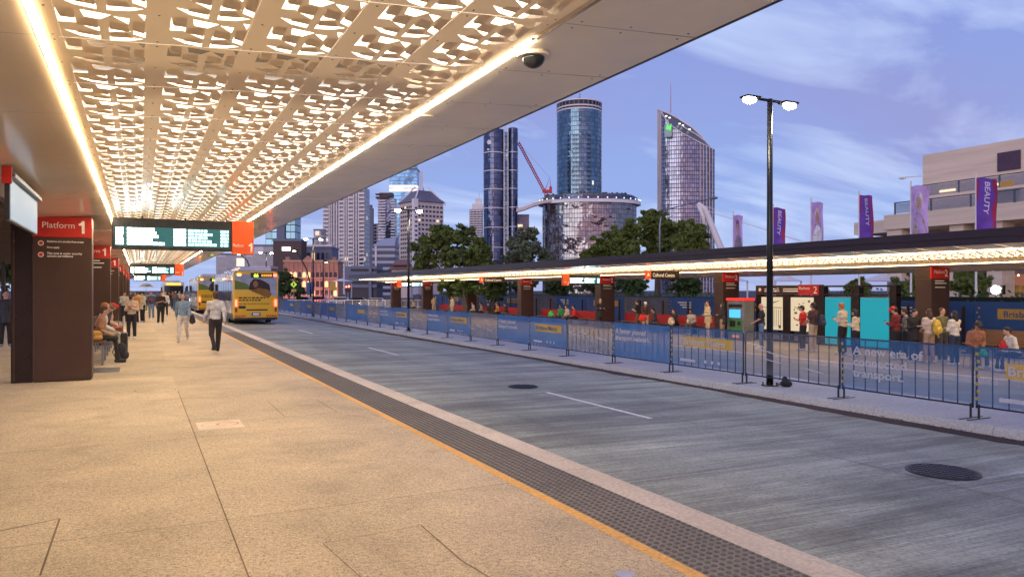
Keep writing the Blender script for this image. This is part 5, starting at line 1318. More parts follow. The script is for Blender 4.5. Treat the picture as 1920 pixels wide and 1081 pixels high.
# ================================================================== BUS
M_busw = pm('bus_silver_white', (.50, .54, .62), .25, .1, .06, .5, coat=.5); M_busy = pm('bus_yellow', (.72, .44, .01), .3, 0, .06, .6, coat=.5)
M_busdk = pm('bus_dark_trim', (.02, .022, .03), .4); M_busgl = pm('bus_window', (.05, .06, .08), .06, .6, .2, .3)
M_tail = em('tail_light', (1, .06, .03), 9.0); M_amber = em('amber_light', (1, .32, .06), 10.0); M_head = em('head_light', (1, .93, .8), 30.0)
def make_bus(loc, rz, label, num='66', alt=False):
    t = thing('city_bus', label, 'bus', loc, rz, 'city buses')
    L = 12.0; Wd = 2.5; r = .16
    prof = [(0, .32), (0, 2.85), (.05, 3.0), (.18, 3.08), (2.32, 3.08), (2.45, 3.0), (2.5, 2.85), (2.5, .32)]
    mb = MB()
    for i in range(len(prof)):
        a, b = prof[i], prof[(i + 1) % len(prof)]; mb.poly([(a[0], .08, a[1]), (a[0], L - .08, a[1]), (b[0], L - .08, b[1]), (b[0], .08, b[1])][::-1])
    mb.poly([(x, .08, z) for x, z in prof]); mb.poly([(x, L - .08, z) for x, z in prof][::-1]); mb.build('body', M_busw, t)
    ins = lambda s: [(1.25 + (x - 1.25) * s, 1.7 + (z - 1.7) * s) for x, z in prof]
    # rear shell, slightly domed
    mb = MB(); o1 = [(x, .08, z) for x, z in ins(1.002)]; o2 = [(x, 0.0, z) for x, z in ins(.965)]
    for i in range(8): mb.poly([o1[i], o2[i], o2[(i + 1) % 8], o1[(i + 1) % 8]][::-1])
    mb.poly(o2); rear = mb.build('rear_panel', M_busy, t)
    # advert on the rear: sky and hill upper field, portrait, lines of print
    mb = MB(); mb.poly([(.10, -.006, 2.02), (1.6, -.006, 2.0), (2.40, -.006, 1.55), (2.40, -.006, 2.90), (.10, -.006, 2.90)]); mb.build('advert_sky', pm('advert_grey_blue', (.30, .36, .48), .5, 0, .3, 1.4), rear)
    mb = MB(); mb.poly([(.10, -.010, 2.02), (1.0, -.010, 2.02), (.75, -.010, 2.35), (.10, -.010, 2.55)]); mb.build('advert_hill', pm('advert_green', (.10, .17, .04), .6), rear)
    mb = MB(); mb.poly([(.85, -.012, 2.0), (.90, -.012, 2.35), (1.1, -.012, 2.62), (1.42, -.012, 2.62), (1.75, -.012, 2.48), (2.0, -.012, 2.3), (2.05, -.012, 1.95), (1.95, -.012, 1.60), (1.4, -.012, 1.95)]); mb.build('advert_hair', pm('advert_dark_hair', (.035, .018, .012), .6), rear)
    mb = MB(); mb.poly([(1.22 + .14 * math.cos(a * .5236), -.016, 2.33 + .2 * math.sin(a * .5236)) for a in range(12)]); mb.build('advert_face', pm('advert_skin', (.28, .12, .07), .6), rear)
    mb = MB(); mb.poly([(.95, -.015, 1.95), (1.4, -.015, 2.12), (1.95, -.015, 2.0), (2.12, -.015, 1.75), (1.95, -.015, 1.5)]); mb.build('advert_coat', pm('advert_brown', (.22, .11, .02), .6), rear)
    mb = MB(); rnd = random.Random(2)
    for zz, hh, x1 in ((1.50, .08, 1.75), (1.36, .08, 1.35), (1.17, .04, 2.0)):
        x = .3
        while x < x1: w2 = rnd.uniform(.06, .2); mb.box(x, -.008, zz, x + w2, -.004, zz + hh); x += w2 + .05
    mb.box(.30, -.008, .92, .68, -.004, 1.08); mb.box(.72, -.008, .80, 1.9, -.004, .88); mb.build('advert_print', M_busdk, rear)
    MB().box(.95, -.02, 2.70, 2.2, -.002, 2.98).build('destination_box', M_busdk, rear)
    lettering('route_number', num, .26, em('route_yellow', (.55, 1, .05), 2.5), rear, (1.12, -.026, 2.745), bold=.006)
    mb = MB()
    for k in range(5): mb.box(1.55 + k * .12, -.026, 2.77, 1.64 + k * .12, -.022, 2.9)
    mb.build('route_word', em('route_orange', (.9, .32, .02), 1.2), rear)
    MB().box(1.0, -.03, .50, 1.5, -.003, .68).build('number_plate', pm('plate_blue', (.04, .07, .28), .4), rear)
    MB().box(1.08, -.034, .55, 1.42, -.031, .64).build('plate_print', M_letter, rear)
    mb = MB()
    for k in range(6): mb.poly([(.08 + k * .1, -.008, .42), (.14 + k * .1, -.008, .42), (.2 + k * .1, -.008, .55), (.14 + k * .1, -.008, .55)]); mb.poly([(2.42 - k * .1, -.008, .42), (2.36 - k * .1, -.008, .42), (2.30 - k * .1, -.008, .55), (2.36 - k * .1, -.008, .55)])
    mb.build('chevrons', M_red, rear)
    for x in (.10, 2.28):
        MB().box(x, -.03, 1.05, x + .12, .01, 1.42).build('tail_light', M_tail, t); MB().box(x, -.03, .72, x + .12, .01, .98).build('indicator', pm('dull_red_lens', (.35, .02, .02), .3), t)
    MB().box(.22, -.03, 2.82, .42, .01, 2.92).build('upper_light', M_amber, t); MB().box(2.22, -.03, 2.78, 2.40, .01, 2.92).build('upper_light', M_tail, t)
    MB().box(.06, -.06, .28, 2.44, .2, .40).build('bumper', M_busdk, t, bevel=.02)
    # side windows, door, band
    for xs, xo in ((-.012, -.002), (2.502, 2.512)):
        mb = MB()
        for k in range(7): mb.box(xs, .9 + k * 1.5, 1.35, xo, 2.3 + k * 1.5, 2.55)
        mb.build('side_window', M_busgl, t)
        MB().box(xs, .1, .34, xo, L - .1, .62).build('skirt', M_busdk, t)
    MB().box(.35, .3, 3.082, 2.15, 4.2, 3.34).build('roof_pod', M_busw, t, bevel=.06); MB().box(.45, 6.5, 3.082, 2.05, 9.6, 3.28).build('roof_pod', M_busw, t, bevel=.06)
    # front
    MB().box(.12, L - .079, 1.15, 2.38, L - .02, 2.62).build('windscreen', M_busgl, t, bevel=.03)
    MB().box(.4, L - .078, 2.68, 2.1, L - .02, 2.95).build('front_display', em('front_display', (1, .45, .05), 1.8), t)
    for x in (.15, 2.1): MB().box(x, L - .078, .62, x + .26, L - .01, .82).build('headlight', M_head if alt else M_white, t)
    MB().box(.08, L - .078, .30, 2.42, L, .5).build('front_bumper', M_busdk, t)
    for xs in (.02, 2.2):
        for yy in (2.9, 9.3):
            w1 = MB(); w1.tube([(xs, yy, .48), (xs + .28, yy, .48)], .48, 20); wo = w1.build('wheel', M_rubber, t)
            MB().tube([(xs - .006, yy, .48), (xs + .29, yy, .48)], .26, 14).build('rim', M_steel, wo)
    MB().box(.1, .5, .22, 2.4, L - .5, .40).build('chassis', M_busdk, t)
    for x in (-.28, 2.58): MB().box(x, L - .1, 1.9, x + .2, L + .1, 2.4).build('mirror', M_busdk, t)
    return t
make_bus((4.78, 45.2, -.17), 0, 'yellow-backed city bus number 66 stopped at the platform kerb')
make_bus((4.30, 67.0, -.17), 0, 'yellow-backed bus ahead of the number 66 bus, partly hidden')
make_bus((5.2, 118.0, -.2), math.pi, 'oncoming bus with bright headlights at the far platform end', alt=True)

# cars far behind the barriers
def car(px, d, rot, col, label, lights='tail'):
    p = P(px, HOR, d); t = thing('car', label, 'car', (p.x, p.y, -.70), rot, 'cars on the far road')
    m = pm('car_paint_%s' % (str(col)), col, .25, .3, .05, 1, coat=.5)
    side = [(-2.2, .35), (-2.2, .78), (-1.9, .92), (-1.3, .98), (-.75, 1.42), (.65, 1.45), (1.35, .98), (2.0, .86), (2.2, .7), (2.2, .35)]
    mb = MB()
    for i in range(len(side)):
        a, b = side[i], side[(i + 1) % len(side)]; mb.poly([(a[0], -.87, a[1]), (b[0], -.87, b[1]), (b[0], .87, b[1]), (a[0], .87, a[1])][::-1])
    mb.poly([(x, -.87, z) for x, z in side][::-1]); mb.poly([(x, .87, z) for x, z in side]); mb.build('body', m, t, bevel=.05)
    for s in (-.876, .872): MB().box(-1.0, s, .98, .95, s + .004, 1.34).build('side_window', M_busgl, t)
    for x in (-1.4, 1.4):
        for s in (-.9, .68):
            w1 = MB().tube([(x, s, .32), (x, s + .22, .32)], .32, 14).build('wheel', M_rubber, t); MB().tube([(x, s - .005, .32), (x, s + .225, .32)], .18, 10).build('rim', M_steel, w1)
    for s in (-.72, .5):
        MB().box(-2.24, s, .62, -2.19, s + .22, .78).build('tail_light', M_tail, t); MB().box(2.19, s, .6, 2.24, s + .22, .74).build('headlight', M_head, t)
for a in ((640, 120, 2.6, (.5, .5, .52), 'silver car far behind the barriers, under the red signal'), (672, 110, -.4, (.02, .02, .03), 'black car far behind the barriers, right of the silver car'), (705, 105, 2.7, (.6, .6, .6), 'white car behind the barriers left of the far pillar'), (600, 130, -.5, (.35, .03, .03), 'red car far behind the barriers, left of the silver car'), (570, 128, 2.6, (.1, .12, .2), 'dark blue car farthest left behind the barriers')):
    car(*a)
# signals and signs
def sign_post(px, d, ysign, shape, col, label, cat, s=.45):
    p = P(px, HOR, d); t = thing('road_sign', label, cat, (p.x, p.y, -.75), -YAW); H = hz(ysign, d)
    MB().tube([(0, 0, 0), (0, 0, H + .3)], .05, 6).build('post', M_steel, t)
    mb = MB()
    if shape == 'diamond': mb.prism([(0, 0)], 0, 0, False) if False else mb.poly([(0, -.07, H - s), (s, -.07, H), (0, -.07, H + s), (-s, -.07, H)])
    else: mb.box(-s * .7, -.09, H - s, s * .7, -.06, H + s)
    mb.build('sign_face', col, t)
    return t, H
M_signg = em('fluoro_sign', (.55, .85, .05), .6)
t, H = sign_post(551, 95, 533, 'diamond', M_signg, 'fluorescent yellow diamond pedestrian sign right of the bus', 'road sign', .42)
MB().box(-.1, -.09, H - .18, .08, -.08, H + .14).sph((0, -.085, H + .2), (.06, .02, .06), 6, 4).build('pedestrian_symbol', M_black, t); MB().box(-.32, -.08, H - .95, .32, -.06, H - .6).build('plate_below', M_hyel, t)
sign_post(624, 100, 536, 'rect', M_hyel, 'orange-yellow rectangular sign before the sandstone building', 'road sign', .6)
sign_post(582, 90, 540, 'rect', M_hblue, 'blue vertical street banner right of the diamond sign', 'street banner', .7)
for px, d, lab in ((650, 112, 'red traffic signal right of the orange sign'), (655, 90, 'second red traffic signal above the far barriers')):
    p = P(px, HOR, d); t = thing('traffic_signal', lab, 'traffic signal', (p.x, p.y, -.75), -YAW, 'traffic signals'); H = hz(540, d)
    MB().tube([(0, 0, 0), (0, 0, H + .3)], .07, 8).build('post', M_black, t); MB().box(-.18, -.25, H - .5, .18, -.05, H + .42).build('housing', M_black, t)
    MB().sph((0, -.27, H + .22), (.13, .04, .13), 10, 6).build('red_light', em('signal_glow', (1, .04, .03), 22.0), t)
def arc_lamp(px0, pts_, d, label, lamp=True):
    t = frame_at('street_lamp', label, 'street lamp', px0, d); o_ = lambda x, y_: (wd_(x - px0, d), 0, hz(y_, d))
    MB().tube([o_(*p) for p in pts_], [.12] + [.08] * (len(pts_) - 1), 8).build('pole', M_pole, t, smooth=True)
    q = o_(*pts_[-1]); MB().sph((q[0], q[1], q[2] - .1), (.45, .2, .12), 10, 6).build('lamp_head', M_pole, t)
    if lamp: MB().sph((q[0], q[1] - .05, q[2] - .2), (.22, .16, .08), 10, 6).build('diffuser', em('far_lamp_glow', (1, .82, .5), 9.0), t)
arc_lamp(583, [(583, 556), (582, 535), (575, 505), (563, 482), (552, 467)], 85, 'black bowed lamp arching left before the sandstone building')
arc_lamp(606, [(606, 558), (606, 492), (607, 488), (612, 489)], 105, 'slim dark lamp post with a short arm, right of the bowed lamp')
arc_lamp(470, [(474, 540), (472, 510), (463, 488), (448, 474)], 100, 'black bowed lamp arching left above the stopped bus')
arc_lamp(866, [(872, 520), (870, 490), (864, 470), (858, 462)], 90, 'thin black lamp among the dark fig tree', False)
# low glazed fence and far bollards behind the far road
t = thing('far_railing', 'pale mesh railing on the far side of the road behind the barriers', 'railing', (14.5, 84, -.7), R(-30))
mb = MB()
for k in range(40): mb.box(k * .9, 0, 0, k * .9 + .06, .06, 1.5)
mb.box(0, -.01, 1.4, 36, .07, 1.46); mb.box(0, -.01, .7, 36, .07, .74); mb.build('rails', M_trim, t)
MB().box(0, .08, .1, 36, .1, 1.35).build('mesh_infill', mesh_mat('railing_mesh', (.25, .27, .33), .55), t)

# ================================================================== PEOPLE
PEND = []
def chain(mb, pts, rs, n=10):
    mb.tube(pts, rs, n)
    for p, r in zip(pts, rs): mb.sph(p, r, 10, 7)
SK = {'l': (.52, .30, .21), 'm': (.36, .19, .12), 'd': (.16, .08, .05)}
HC = {'black': (.012, .010, .010), 'brown': (.06, .03, .018), 'ginger': (.36, .12, .03), 'blond': (.40, .26, .10), 'grey': (.35, .34, .33)}
def cm(kind, c): return pm('%s_%.3f_%.3f_%.3f' % (kind, *c), c, .8 if kind == 'cloth' else .6, 0, .30 if kind == 'cloth' else .12, 9, .5 if kind == 'cloth' else 0, 30)
def person(loc, deg, label, pose='stand', arms='down', top=(.5, .5, .5), legs=(.02, .02, .025), skin='l', hair='brown', h=1.72, long_hair=False, cap=None, sleeves='long', shoes=(.5, .5, .5), coat=False, group=None, shorts=False, skirt=False, bald=False, vox=.016, seed=0, stripe=None, lean=0.0, perch=0.0):
    t = thing('person', label, 'person', loc, R(deg), group); s = h / 1.76; dz = (-.43 + perch) if pose == 'sit' else 0.0
    rnd = random.Random(len(label) * 7 + seed)
    phone = arms in ('phone', 'call')
    T = Matrix.Translation((0, 0, .95 + dz)) @ Matrix.Rotation(R(-lean if pose != 'sit' else -lean), 4, 'X') @ Matrix.Translation((0, 0, -.95 - dz))
    Hd = T @ Matrix.Translation((0, 0, 1.52 + dz)) @ Matrix.Rotation(R(-24 if arms == 'phone' else -4), 4, 'X') @ Matrix.Translation((0, 0, -1.52 - dz))
    def V(x, y, z, M=T): return tuple(M @ Vector((x, y, z + dz)))
    # limbs
    LG = {}
    for sd in (-1, 1):
        hip = (sd * .09, 0, .93 + dz)
        if pose == 'sit': kn = (sd * .11, .44 - perch * .3, .52 + perch * .75); an = (sd * .12, .46, .10)
        elif pose == 'walk': kn = (sd * .115, .12 if sd > 0 else -.02, .52); an = (sd * .125, .24 if sd > 0 else -.34, .10 if sd > 0 else .17)
        else:
            o_ = rnd.uniform(-.02, .03); kn = (sd * .105, .02 + o_, .50); an = (sd * .115, -.01 + o_ * 1.5, .09)
        LG[sd] = (hip, kn, an)
    AR = {}
    for sd in (-1, 1):
        sh = V(sd * .175, 0, 1.42)
        if arms == 'down': el = V(sd * .235, -.03, 1.13); wr = V(sd * .235, .06, .90)
        elif arms == 'phone': el = V(sd * .215, .03, 1.14); wr = V(sd * .075, .26, 1.20)
        elif arms == 'call': el, wr = (V(.25, .10, 1.22), V(.11, .10, 1.55)) if sd > 0 else (V(-.23, .0, 1.14), V(-.05, .20, 1.12))
        elif arms == 'cross': el = V(sd * .23, .04, 1.16); wr = V(-sd * .07, .20, 1.20)
        elif arms == 'lap': el = V(sd * .22, .05, 1.16); wr = (sd * .09, .30, 1.02 + dz)
        elif arms == 'swing': el = V(sd * .23, -.10 * sd, 1.14); wr = V(sd * .22, -.02 - .20 * sd + .1, .93)
        AR[sd] = (sh, el, wr)
    b = MB()
    b.sph((0, 0, .95 + dz), (.155, .115, .13), 14, 9); b.sph(V(0, .005, 1.12), (.135, .10, .16), 14, 9); b.sph(V(0, 0, 1.31), (.165, .112, .17), 14, 9)
    chain(b, [V(-.15, 0, 1.41), V(0, -.005, 1.44), V(.15, 0, 1.41)], [.062, .075, .062]); chain(b, [V(0, -.01, 1.43), V(0, .005, 1.53), V(0, .015, 1.58, Hd)], [.066, .055, .055])
    b.sph(V(0, .012, 1.655, Hd), (.074, .094, .112), 14, 10); b.sph(V(0, .045, 1.60, Hd), (.052, .058, .058), 10, 7)
    chain(b, [V(0, .098, 1.66, Hd), V(0, .122, 1.628, Hd)], [.010, .016], 6)
    for sd in (-1, 1):
        b.sph(V(sd * .077, .008, 1.645, Hd), (.013, .020, .030), 8, 5)
        chain(b, LG[sd], [.088, .058, .042]); chain(b, [LG[sd][1], tuple(Vector(LG[sd][1]).lerp(Vector(LG[sd][2]), .35) + Vector((0, -.015, 0)))], [.050, .050])
        an = LG[sd][2]; chain(b, [(an[0], an[1] - .03, an[2] - .045), (an[0] * 1.08, an[1] + .15, an[2] - .055)], [.042, .032])
        chain(b, AR[sd], [.053, .043, .030])
        # hand: palm, four bent fingers, thumb from the side
        e, w_ = Vector(AR[sd][1]), Vector(AR[sd][2]); ax = (w_ - e).normalized(); side = ax.cross(Vector((0, 0, 1)))
        side = side.normalized() if side.length > .1 else Vector((0, 1, 0)); 
        if arms in ('down', 'swing'): side = Vector((0, 1, 0))
        nm = side.cross(ax).normalized(); 
        palm = w_ + ax * .05; b.sph(tuple(palm), (.030, .030, .034), 8, 6); b.sph(tuple(palm + side * .014), (.024,) * 3, 8, 5); b.sph(tuple(palm - side * .014), (.024,) * 3, 8, 5)
        for q, ln in ((-1.5, .062), (-.5, .074), (.5, .070), (1.5, .055)):
            r0 = palm + ax * .02 + side * q * .0185; r1 = r0 + ax * ln * .55 - nm * .01 * sd; r2 = r1 + ax * ln * .35 - nm * .03 * sd
            chain(b, [tuple(r0), tuple(r1), tuple(r2)], [.0105, .0098, .0085], 6)
        chain(b, [tuple(palm - ax * .02 + side * .028), tuple(palm + ax * .012 + side * .052), tuple(palm + ax * .038 + side * .055)], [.013, .011, .0095], 6)
    o = b.build('body', cm('skin', SK[skin]), t); o.scale = (s, s, s); PEND.append((o, vox))
    # eyes, brows and mouth
    f = MB()
    for sd in (-1, 1): f.sph(V(sd * .030, .098, 1.667, Hd), (.011, .008, .007), 6, 4); f.box(*V(sd * .030 - .015, .096, 1.684, Hd), *V(sd * .030 + .015, .104, 1.690, Hd))
    f.sph(V(0, .105, 1.598, Hd), (.020, .006, .006), 8, 4)
    o = f.build('face_features', pm('face_dark', (.05, .02, .018), .5), t); o.scale = (s,) * 3
    # top garment
    c = MB(); g = .018
    low = .80 if coat else .90
    if pose == 'sit': low = .92
    c.sph(V(0, 0, .99), (.168, .13, .12), 14, 9)
    if coat: c.tube([V(0, 0, 1.1), (0, 0, .74 + dz)] if pose != 'sit' else [V(0, 0, 1.1), V(0, 0, .95)], [.16, .185], 14)
    c.sph(V(0, .01, 1.12), (.135 + g * 1.4, .10 + g * 1.6, .17), 14, 9); c.sph(V(0, 0, 1.31), (.165 + g, .112 + g, .175), 14, 9)
    chain(c, [V(-.15, 0, 1.41), V(0, -.01, 1.445), V(.15, 0, 1.41)], [.062 + g, .070 + g, .062 + g])
    for sd in (-1, 1):
        sh, el, wr = AR[sd]
        if sleeves == 'long': chain(c, [sh, el, tuple(Vector(el).lerp(Vector(wr), .93))], [.056 + g, .046 + g, .036 + g * .8])
        else: chain(c, [sh, tuple(Vector(sh).lerp(Vector(el), .72))], [.058 + g, .054 + g])
    o = c.build('top', cm('cloth', top), t); o.scale = (s,) * 3; PEND.append((o, .018))
    if stripe:
        o2 = MB(); o2.sph(V(0, .012, 1.24), (.135 + g * 2.6, .10 + g * 3.4, .085), 16, 8); o2 = o2.build('sweater_band', cm('cloth', stripe), t); o2.scale = (s,) * 3
    # trousers / skirt
    c = MB(); c.sph((0, 0, .95 + dz), (.166, .126, .13), 14, 9)
    for sd in (-1, 1):
        hp, kn, an = LG[sd]
        if skirt: pass
        elif shorts: chain(c, [hp, tuple(Vector(hp).lerp(Vector(kn), .85))], [.105, .092])
        else: chain(c, [hp, kn, (an[0], an[1], an[2] + .02)], [.105, .078, .062])
    if skirt: c.tube([(0, 0, .95 + dz), (0, .01, .42)], [.15, .2], 16)
    o = c.build('skirt' if skirt else 'trousers', cm('cloth', legs), t); o.scale = (s,) * 3; PEND.append((o, .018))
    for sd in (-1, 1):
        an = LG[sd][2]; c = MB(); chain(c, [(an[0], an[1] - .035, an[2] - .04), (an[0] * 1.08, an[1] + .10, an[2] - .05), (an[0] * 1.1, an[1] + .16, an[2] - .056)], [.050, .045, .036])
        o = c.build('shoe', cm('shoe', shoes), t); o.scale = (s,) * 3; PEND.append((o, .014))
    if not bald:
        c = MB(); c.sph(V(0, -.018, 1.685, Hd), (.086, .098, .098), 14, 9); c.sph(V(0, -.05, 1.64, Hd), (.078, .062, .10), 12, 8)
        if long_hair: c.sph(V(0, -.065, 1.54, Hd), (.092, .055, .17), 12, 9); c.sph(V(-.07, -.02, 1.57, Hd), (.03, .05, .13), 8, 6); c.sph(V(.07, -.02, 1.57, Hd), (.03, .05, .13), 8, 6)
        o = c.build('hair', cm('hair', HC[hair]), t); o.scale = (s,) * 3; PEND.append((o, .014))
    if cap:
        c = MB(); c.sph(V(0, -.004, 1.70, Hd), (.095, .108, .088), 16, 8, half=True); c.tube([V(0, .06, 1.705, Hd), V(0, .17, 1.69, Hd)], [.07, .055], 12)
        for i_ in range(len(c.v)): pass
        o = c.build('cap', cm('cloth', cap), t); o.scale = (s,) * 3
    if phone:
        w_ = Vector(AR[1][2]); q = (w_ + Vector(AR[-1][2])) / 2 + Vector((0, .07, .03)) if arms == 'phone' else w_ + Vector((-.0, .03, .05))
        c = MB().box(-.037, -.005, -.07, .037, .005, .07); c.xf(Matrix.Translation(q * s) @ Matrix.Rotation(R(-40 if arms == 'phone' else 0), 4, 'X'))
        M = t.matrix_basis
        o = c.build('mobile_phone', M_black); o.location = t.location; o.rotation_euler = t.rotation_euler; tag(o, 'dark phone held by the ' + label[:200].split(',')[0], 'phone')
        lab = 'black phone held by the ' + label.replace('person', '').strip(); wds = lab.split(); o['label'] = ' '.join(wds[:15]) if len(wds) > 15 else lab
        o['group'] = 'phones in hands'
    return t
# --- platform 1 (rz: 0 faces away +Y, 180 faces the camera, -90 faces +X towards the road)
def g1(px, py): p = G(px, py); return (p.x, p.y, 0)
cream = (.55, .48, .36); black = (.014, .014, .018); denim = (.06, .11, .20); white = (.62, .62, .60)
person(g1(343, 641), 172, 'woman walking, blue denim jacket and white trousers, dark bag', 'walk', 'swing', (.16, .25, .38), (.60, .57, .55), 'l', 'brown', 1.68, True, shoes=(.6, .45, .42), vox=.012, stripe=None)
person(g1(404, 660), 10, 'person walking alone by the tactile strip in white shirt and black trousers', 'walk', 'swing', (.55, .56, .58), (.03, .025, .03), 'l', 'brown', 1.76, shoes=black, vox=.012)
person((-3.85, 28.6, 0), 200, 'person at the far left edge in dark suit with pale shirt', 'stand', 'down', (.03, .035, .06), black, 'l', 'black', 1.78, coat=True, shoes=(.3, .3, .3))
seat = -.93
person((seat, 21.0, 0), -90, 'seated person nearest the pillar with dark trousers and phone', 'sit', 'lap', (.35, .18, .10), (.02, .02, .02), 'l', 'brown', 1.7, vox=.013, shoes=black, sleeves='short', perch=.14, lean=12)
person((seat, 22.6, 0), -90, 'seated ginger-haired person in white sweater and pale trousers', 'sit', 'lap', (.62, .60, .55), (.34, .33, .26), 'l', 'ginger', 1.76, vox=.013, shoes=white, perch=.14, lean=8)
person((seat, 24.0, 0), -90, 'seated person in a grey cap and dark jacket on the near bench', 'sit', 'call', (.03, .03, .035), black, 'l', 'brown', 1.68, cap=(.10, .11, .09), shoes=black, perch=.14, lean=10)
person((seat, 26.0, 0), -90, 'seated person with a red cap and patterned top on the second bench', 'sit', 'lap', (.48, .30, .22), (.30, .05, .05), 'l', 'brown', 1.7, cap=(.5, .03, .03), shoes=white, perch=.14, lean=14)
person((seat, 27.1, 0), -90, 'seated person in crimson trousers beside the red-capped one', 'sit', 'lap', (.5, .42, .32), (.28, .02, .05), 'm', 'brown', 1.66, long_hair=True, shoes=white, perch=.14, lean=6)
person(g1(247, 634), 168, 'person standing in a cream and pink striped sweater with dark cap', 'stand', 'phone', (.56, .45, .34), (.02, .018, .02), 'l', 'black', 1.66, cap=(.03, .03, .04), shoes=white, stripe=(.48, .13, .12))
person(g1(233, 605), 200, 'person in a pale hooded jacket standing behind the striped sweater', 'stand', 'phone', (.42, .41, .38), black, 'l', 'black', 1.74)
person(g1(254, 606), 150, 'person in an orange-brown top standing left of the cream jacket', 'stand', 'down', (.36, .17, .06), black, 'm', 'black', 1.72)
person(g1(268, 604), 120, 'person in a cream jacket and black trousers facing the road', 'stand', 'phone', cream, (.016, .016, .02), 'l', 'black', 1.74, coat=True, shoes=white, cap=(.03, .03, .03))
person(g1(284, 597), 160, 'person in blue jeans and dark blue jacket with red shirt', 'stand', 'down', (.04, .07, .14), (.14, .22, .36), 'l', 'black', 1.70, stripe=(.4, .03, .03))
person(g1(301, 607), 200, 'person in black t-shirt and black trousers holding a phone', 'stand', 'phone', black, (.012, .012, .014), 'm', 'black', 1.76, sleeves='short', shoes=white)
person(g1(310, 592), 170, 'person in a white top half hidden behind the black t-shirt', 'stand', 'down', white, black, 'l', 'brown', 1.70)
far = [(318, 582, black, 'dark coat'), (324, 579, (.3, .1, .08), 'rust jacket'), (329, 584, (.10, .10, .12), 'charcoal hoodie'), (336, 577, (.5, .5, .5), 'pale grey shirt'), (296, 580, (.08, .12, .3), 'royal blue top'), (277, 583, (.2, .2, .22), 'grey jumper'), (262, 585, (.45, .38, .2), 'mustard top'), (245, 588, (.10, .05, .05), 'maroon coat'), (352, 577, (.25, .3, .4), 'steel blue jacket'), (305, 575, (.5, .4, .35), 'sand coat')]
for i, (px, py, c, nm) in enumerate(far):
    person(g1(px, py), 150 + 23 * (i % 4), 'distant person in a %s among the platform 1 crowd' % nm, 'stand' if i % 3 else 'walk', 'down' if i % 2 else 'phone', c, black if i % 2 else denim, 'lmd'[i % 3], ['black', 'brown', 'blond'][i % 3], 1.66 + .03 * (i % 4), vox=.03, group='distant crowd on platform 1')
# suitcase, bags
t = thing('suitcase', 'black wheeled suitcase with raised handle beside the seated people', 'suitcase', (-.42, 23.6, 0), R(-90))
MB().box(-.19, -.12, .05, .19, .12, .62).build('shell', pm('suitcase_black', (.02, .02, .022), .4), t, bevel=.04)
MB().tube([(-.13, 0, .62), (-.13, 0, 1.05), (.13, 0, 1.05), (.13, 0, .62)], .013, 8).build('handle', M_steel, t)
for x in (-.15, .15): MB().tube([(x - .02, 0, .03), (x + .02, 0, .03)], .03, 10).build('wheel', M_rubber, t)
def bag(loc, s, col, label, name='bag', rz=0, seed=0):
    t = thing(name, label, name.replace('_', ' '), loc, rz); b = MB(); b.sph((0, 0, s[2] * .5), (s[0] / 2, s[1] / 2, s[2] * .52), 14, 10); b.sph((0, s[1] * .1, s[2] * .3), (s[0] * .52, s[1] * .5, s[2] * .3), 12, 8)
    b.build('body', cm('cloth', col), t, smooth=True)
    b = MB(); b.sph((0, -s[1] * .42, s[2] * .32), (s[0] * .36, s[1] * .25, s[2] * .24), 12, 8); b.build('pocket', cm('cloth', tuple(min(1, q * 1.25 + .01) for q in col)), t, smooth=True)
    b = MB()
    for x in (-1, 1): b.tube([(x * s[0] * .25, s[1] * .35, s[2] * .15), (x * s[0] * .27, s[1] * .7, s[2] * .5), (x * s[0] * .2, s[1] * .35, s[2] * .95)], .012, 6)
    b.build('strap', cm('cloth', tuple(q * .6 for q in col)), t); return t
bag((-.42, 21.5, 0), (.34, .26, .46), (.02, .02, .024), 'black backpack on the floor at the feet of the seated people', 'backpack', R(70))
bag((-.95, 20.45, .582), (.34, .22, .26), (.42, .22, .05), 'orange and green shopping bag on the near bench', 'shopping_bag', R(40))
p = g1(343, 641); bag((p[0] + .30, p[1] - .02, .62), (.28, .16, .36), (.03, .03, .05), 'dark shoulder bag carried by the woman in denim', 'handbag', R(90))
p = P(274, 535, 44); t = thing('umbrella', 'open grey umbrella above the waiting crowd', 'umbrella', (p.x, p.y, 1.0))
mb = MB(); c0 = p.z - 1.0 + .12
for k in range(8):
    a0 = k * math.pi / 4; a1 = a0 + math.pi / 4; mb.poly([(.42 * math.cos(a0), .42 * math.sin(a0), c0 - .2), (.42 * math.cos(a1), .42 * math.sin(a1), c0 - .2), (.22 * math.cos(a1), .22 * math.sin(a1), c0 - .04), (.22 * math.cos(a0), .22 * math.sin(a0), c0 - .04)]); mb.poly([(.22 * math.cos(a0), .22 * math.sin(a0), c0 - .04), (.22 * math.cos(a1), .22 * math.sin(a1), c0 - .04), (0, 0, c0)])
mb.build('canopy', pm('umbrella_grey', (.14, .14, .19), .6), t); MB().tube([(0, 0, .35), (0, 0, c0 + .04)], .01, 6).build('shaft', M_steel, t)

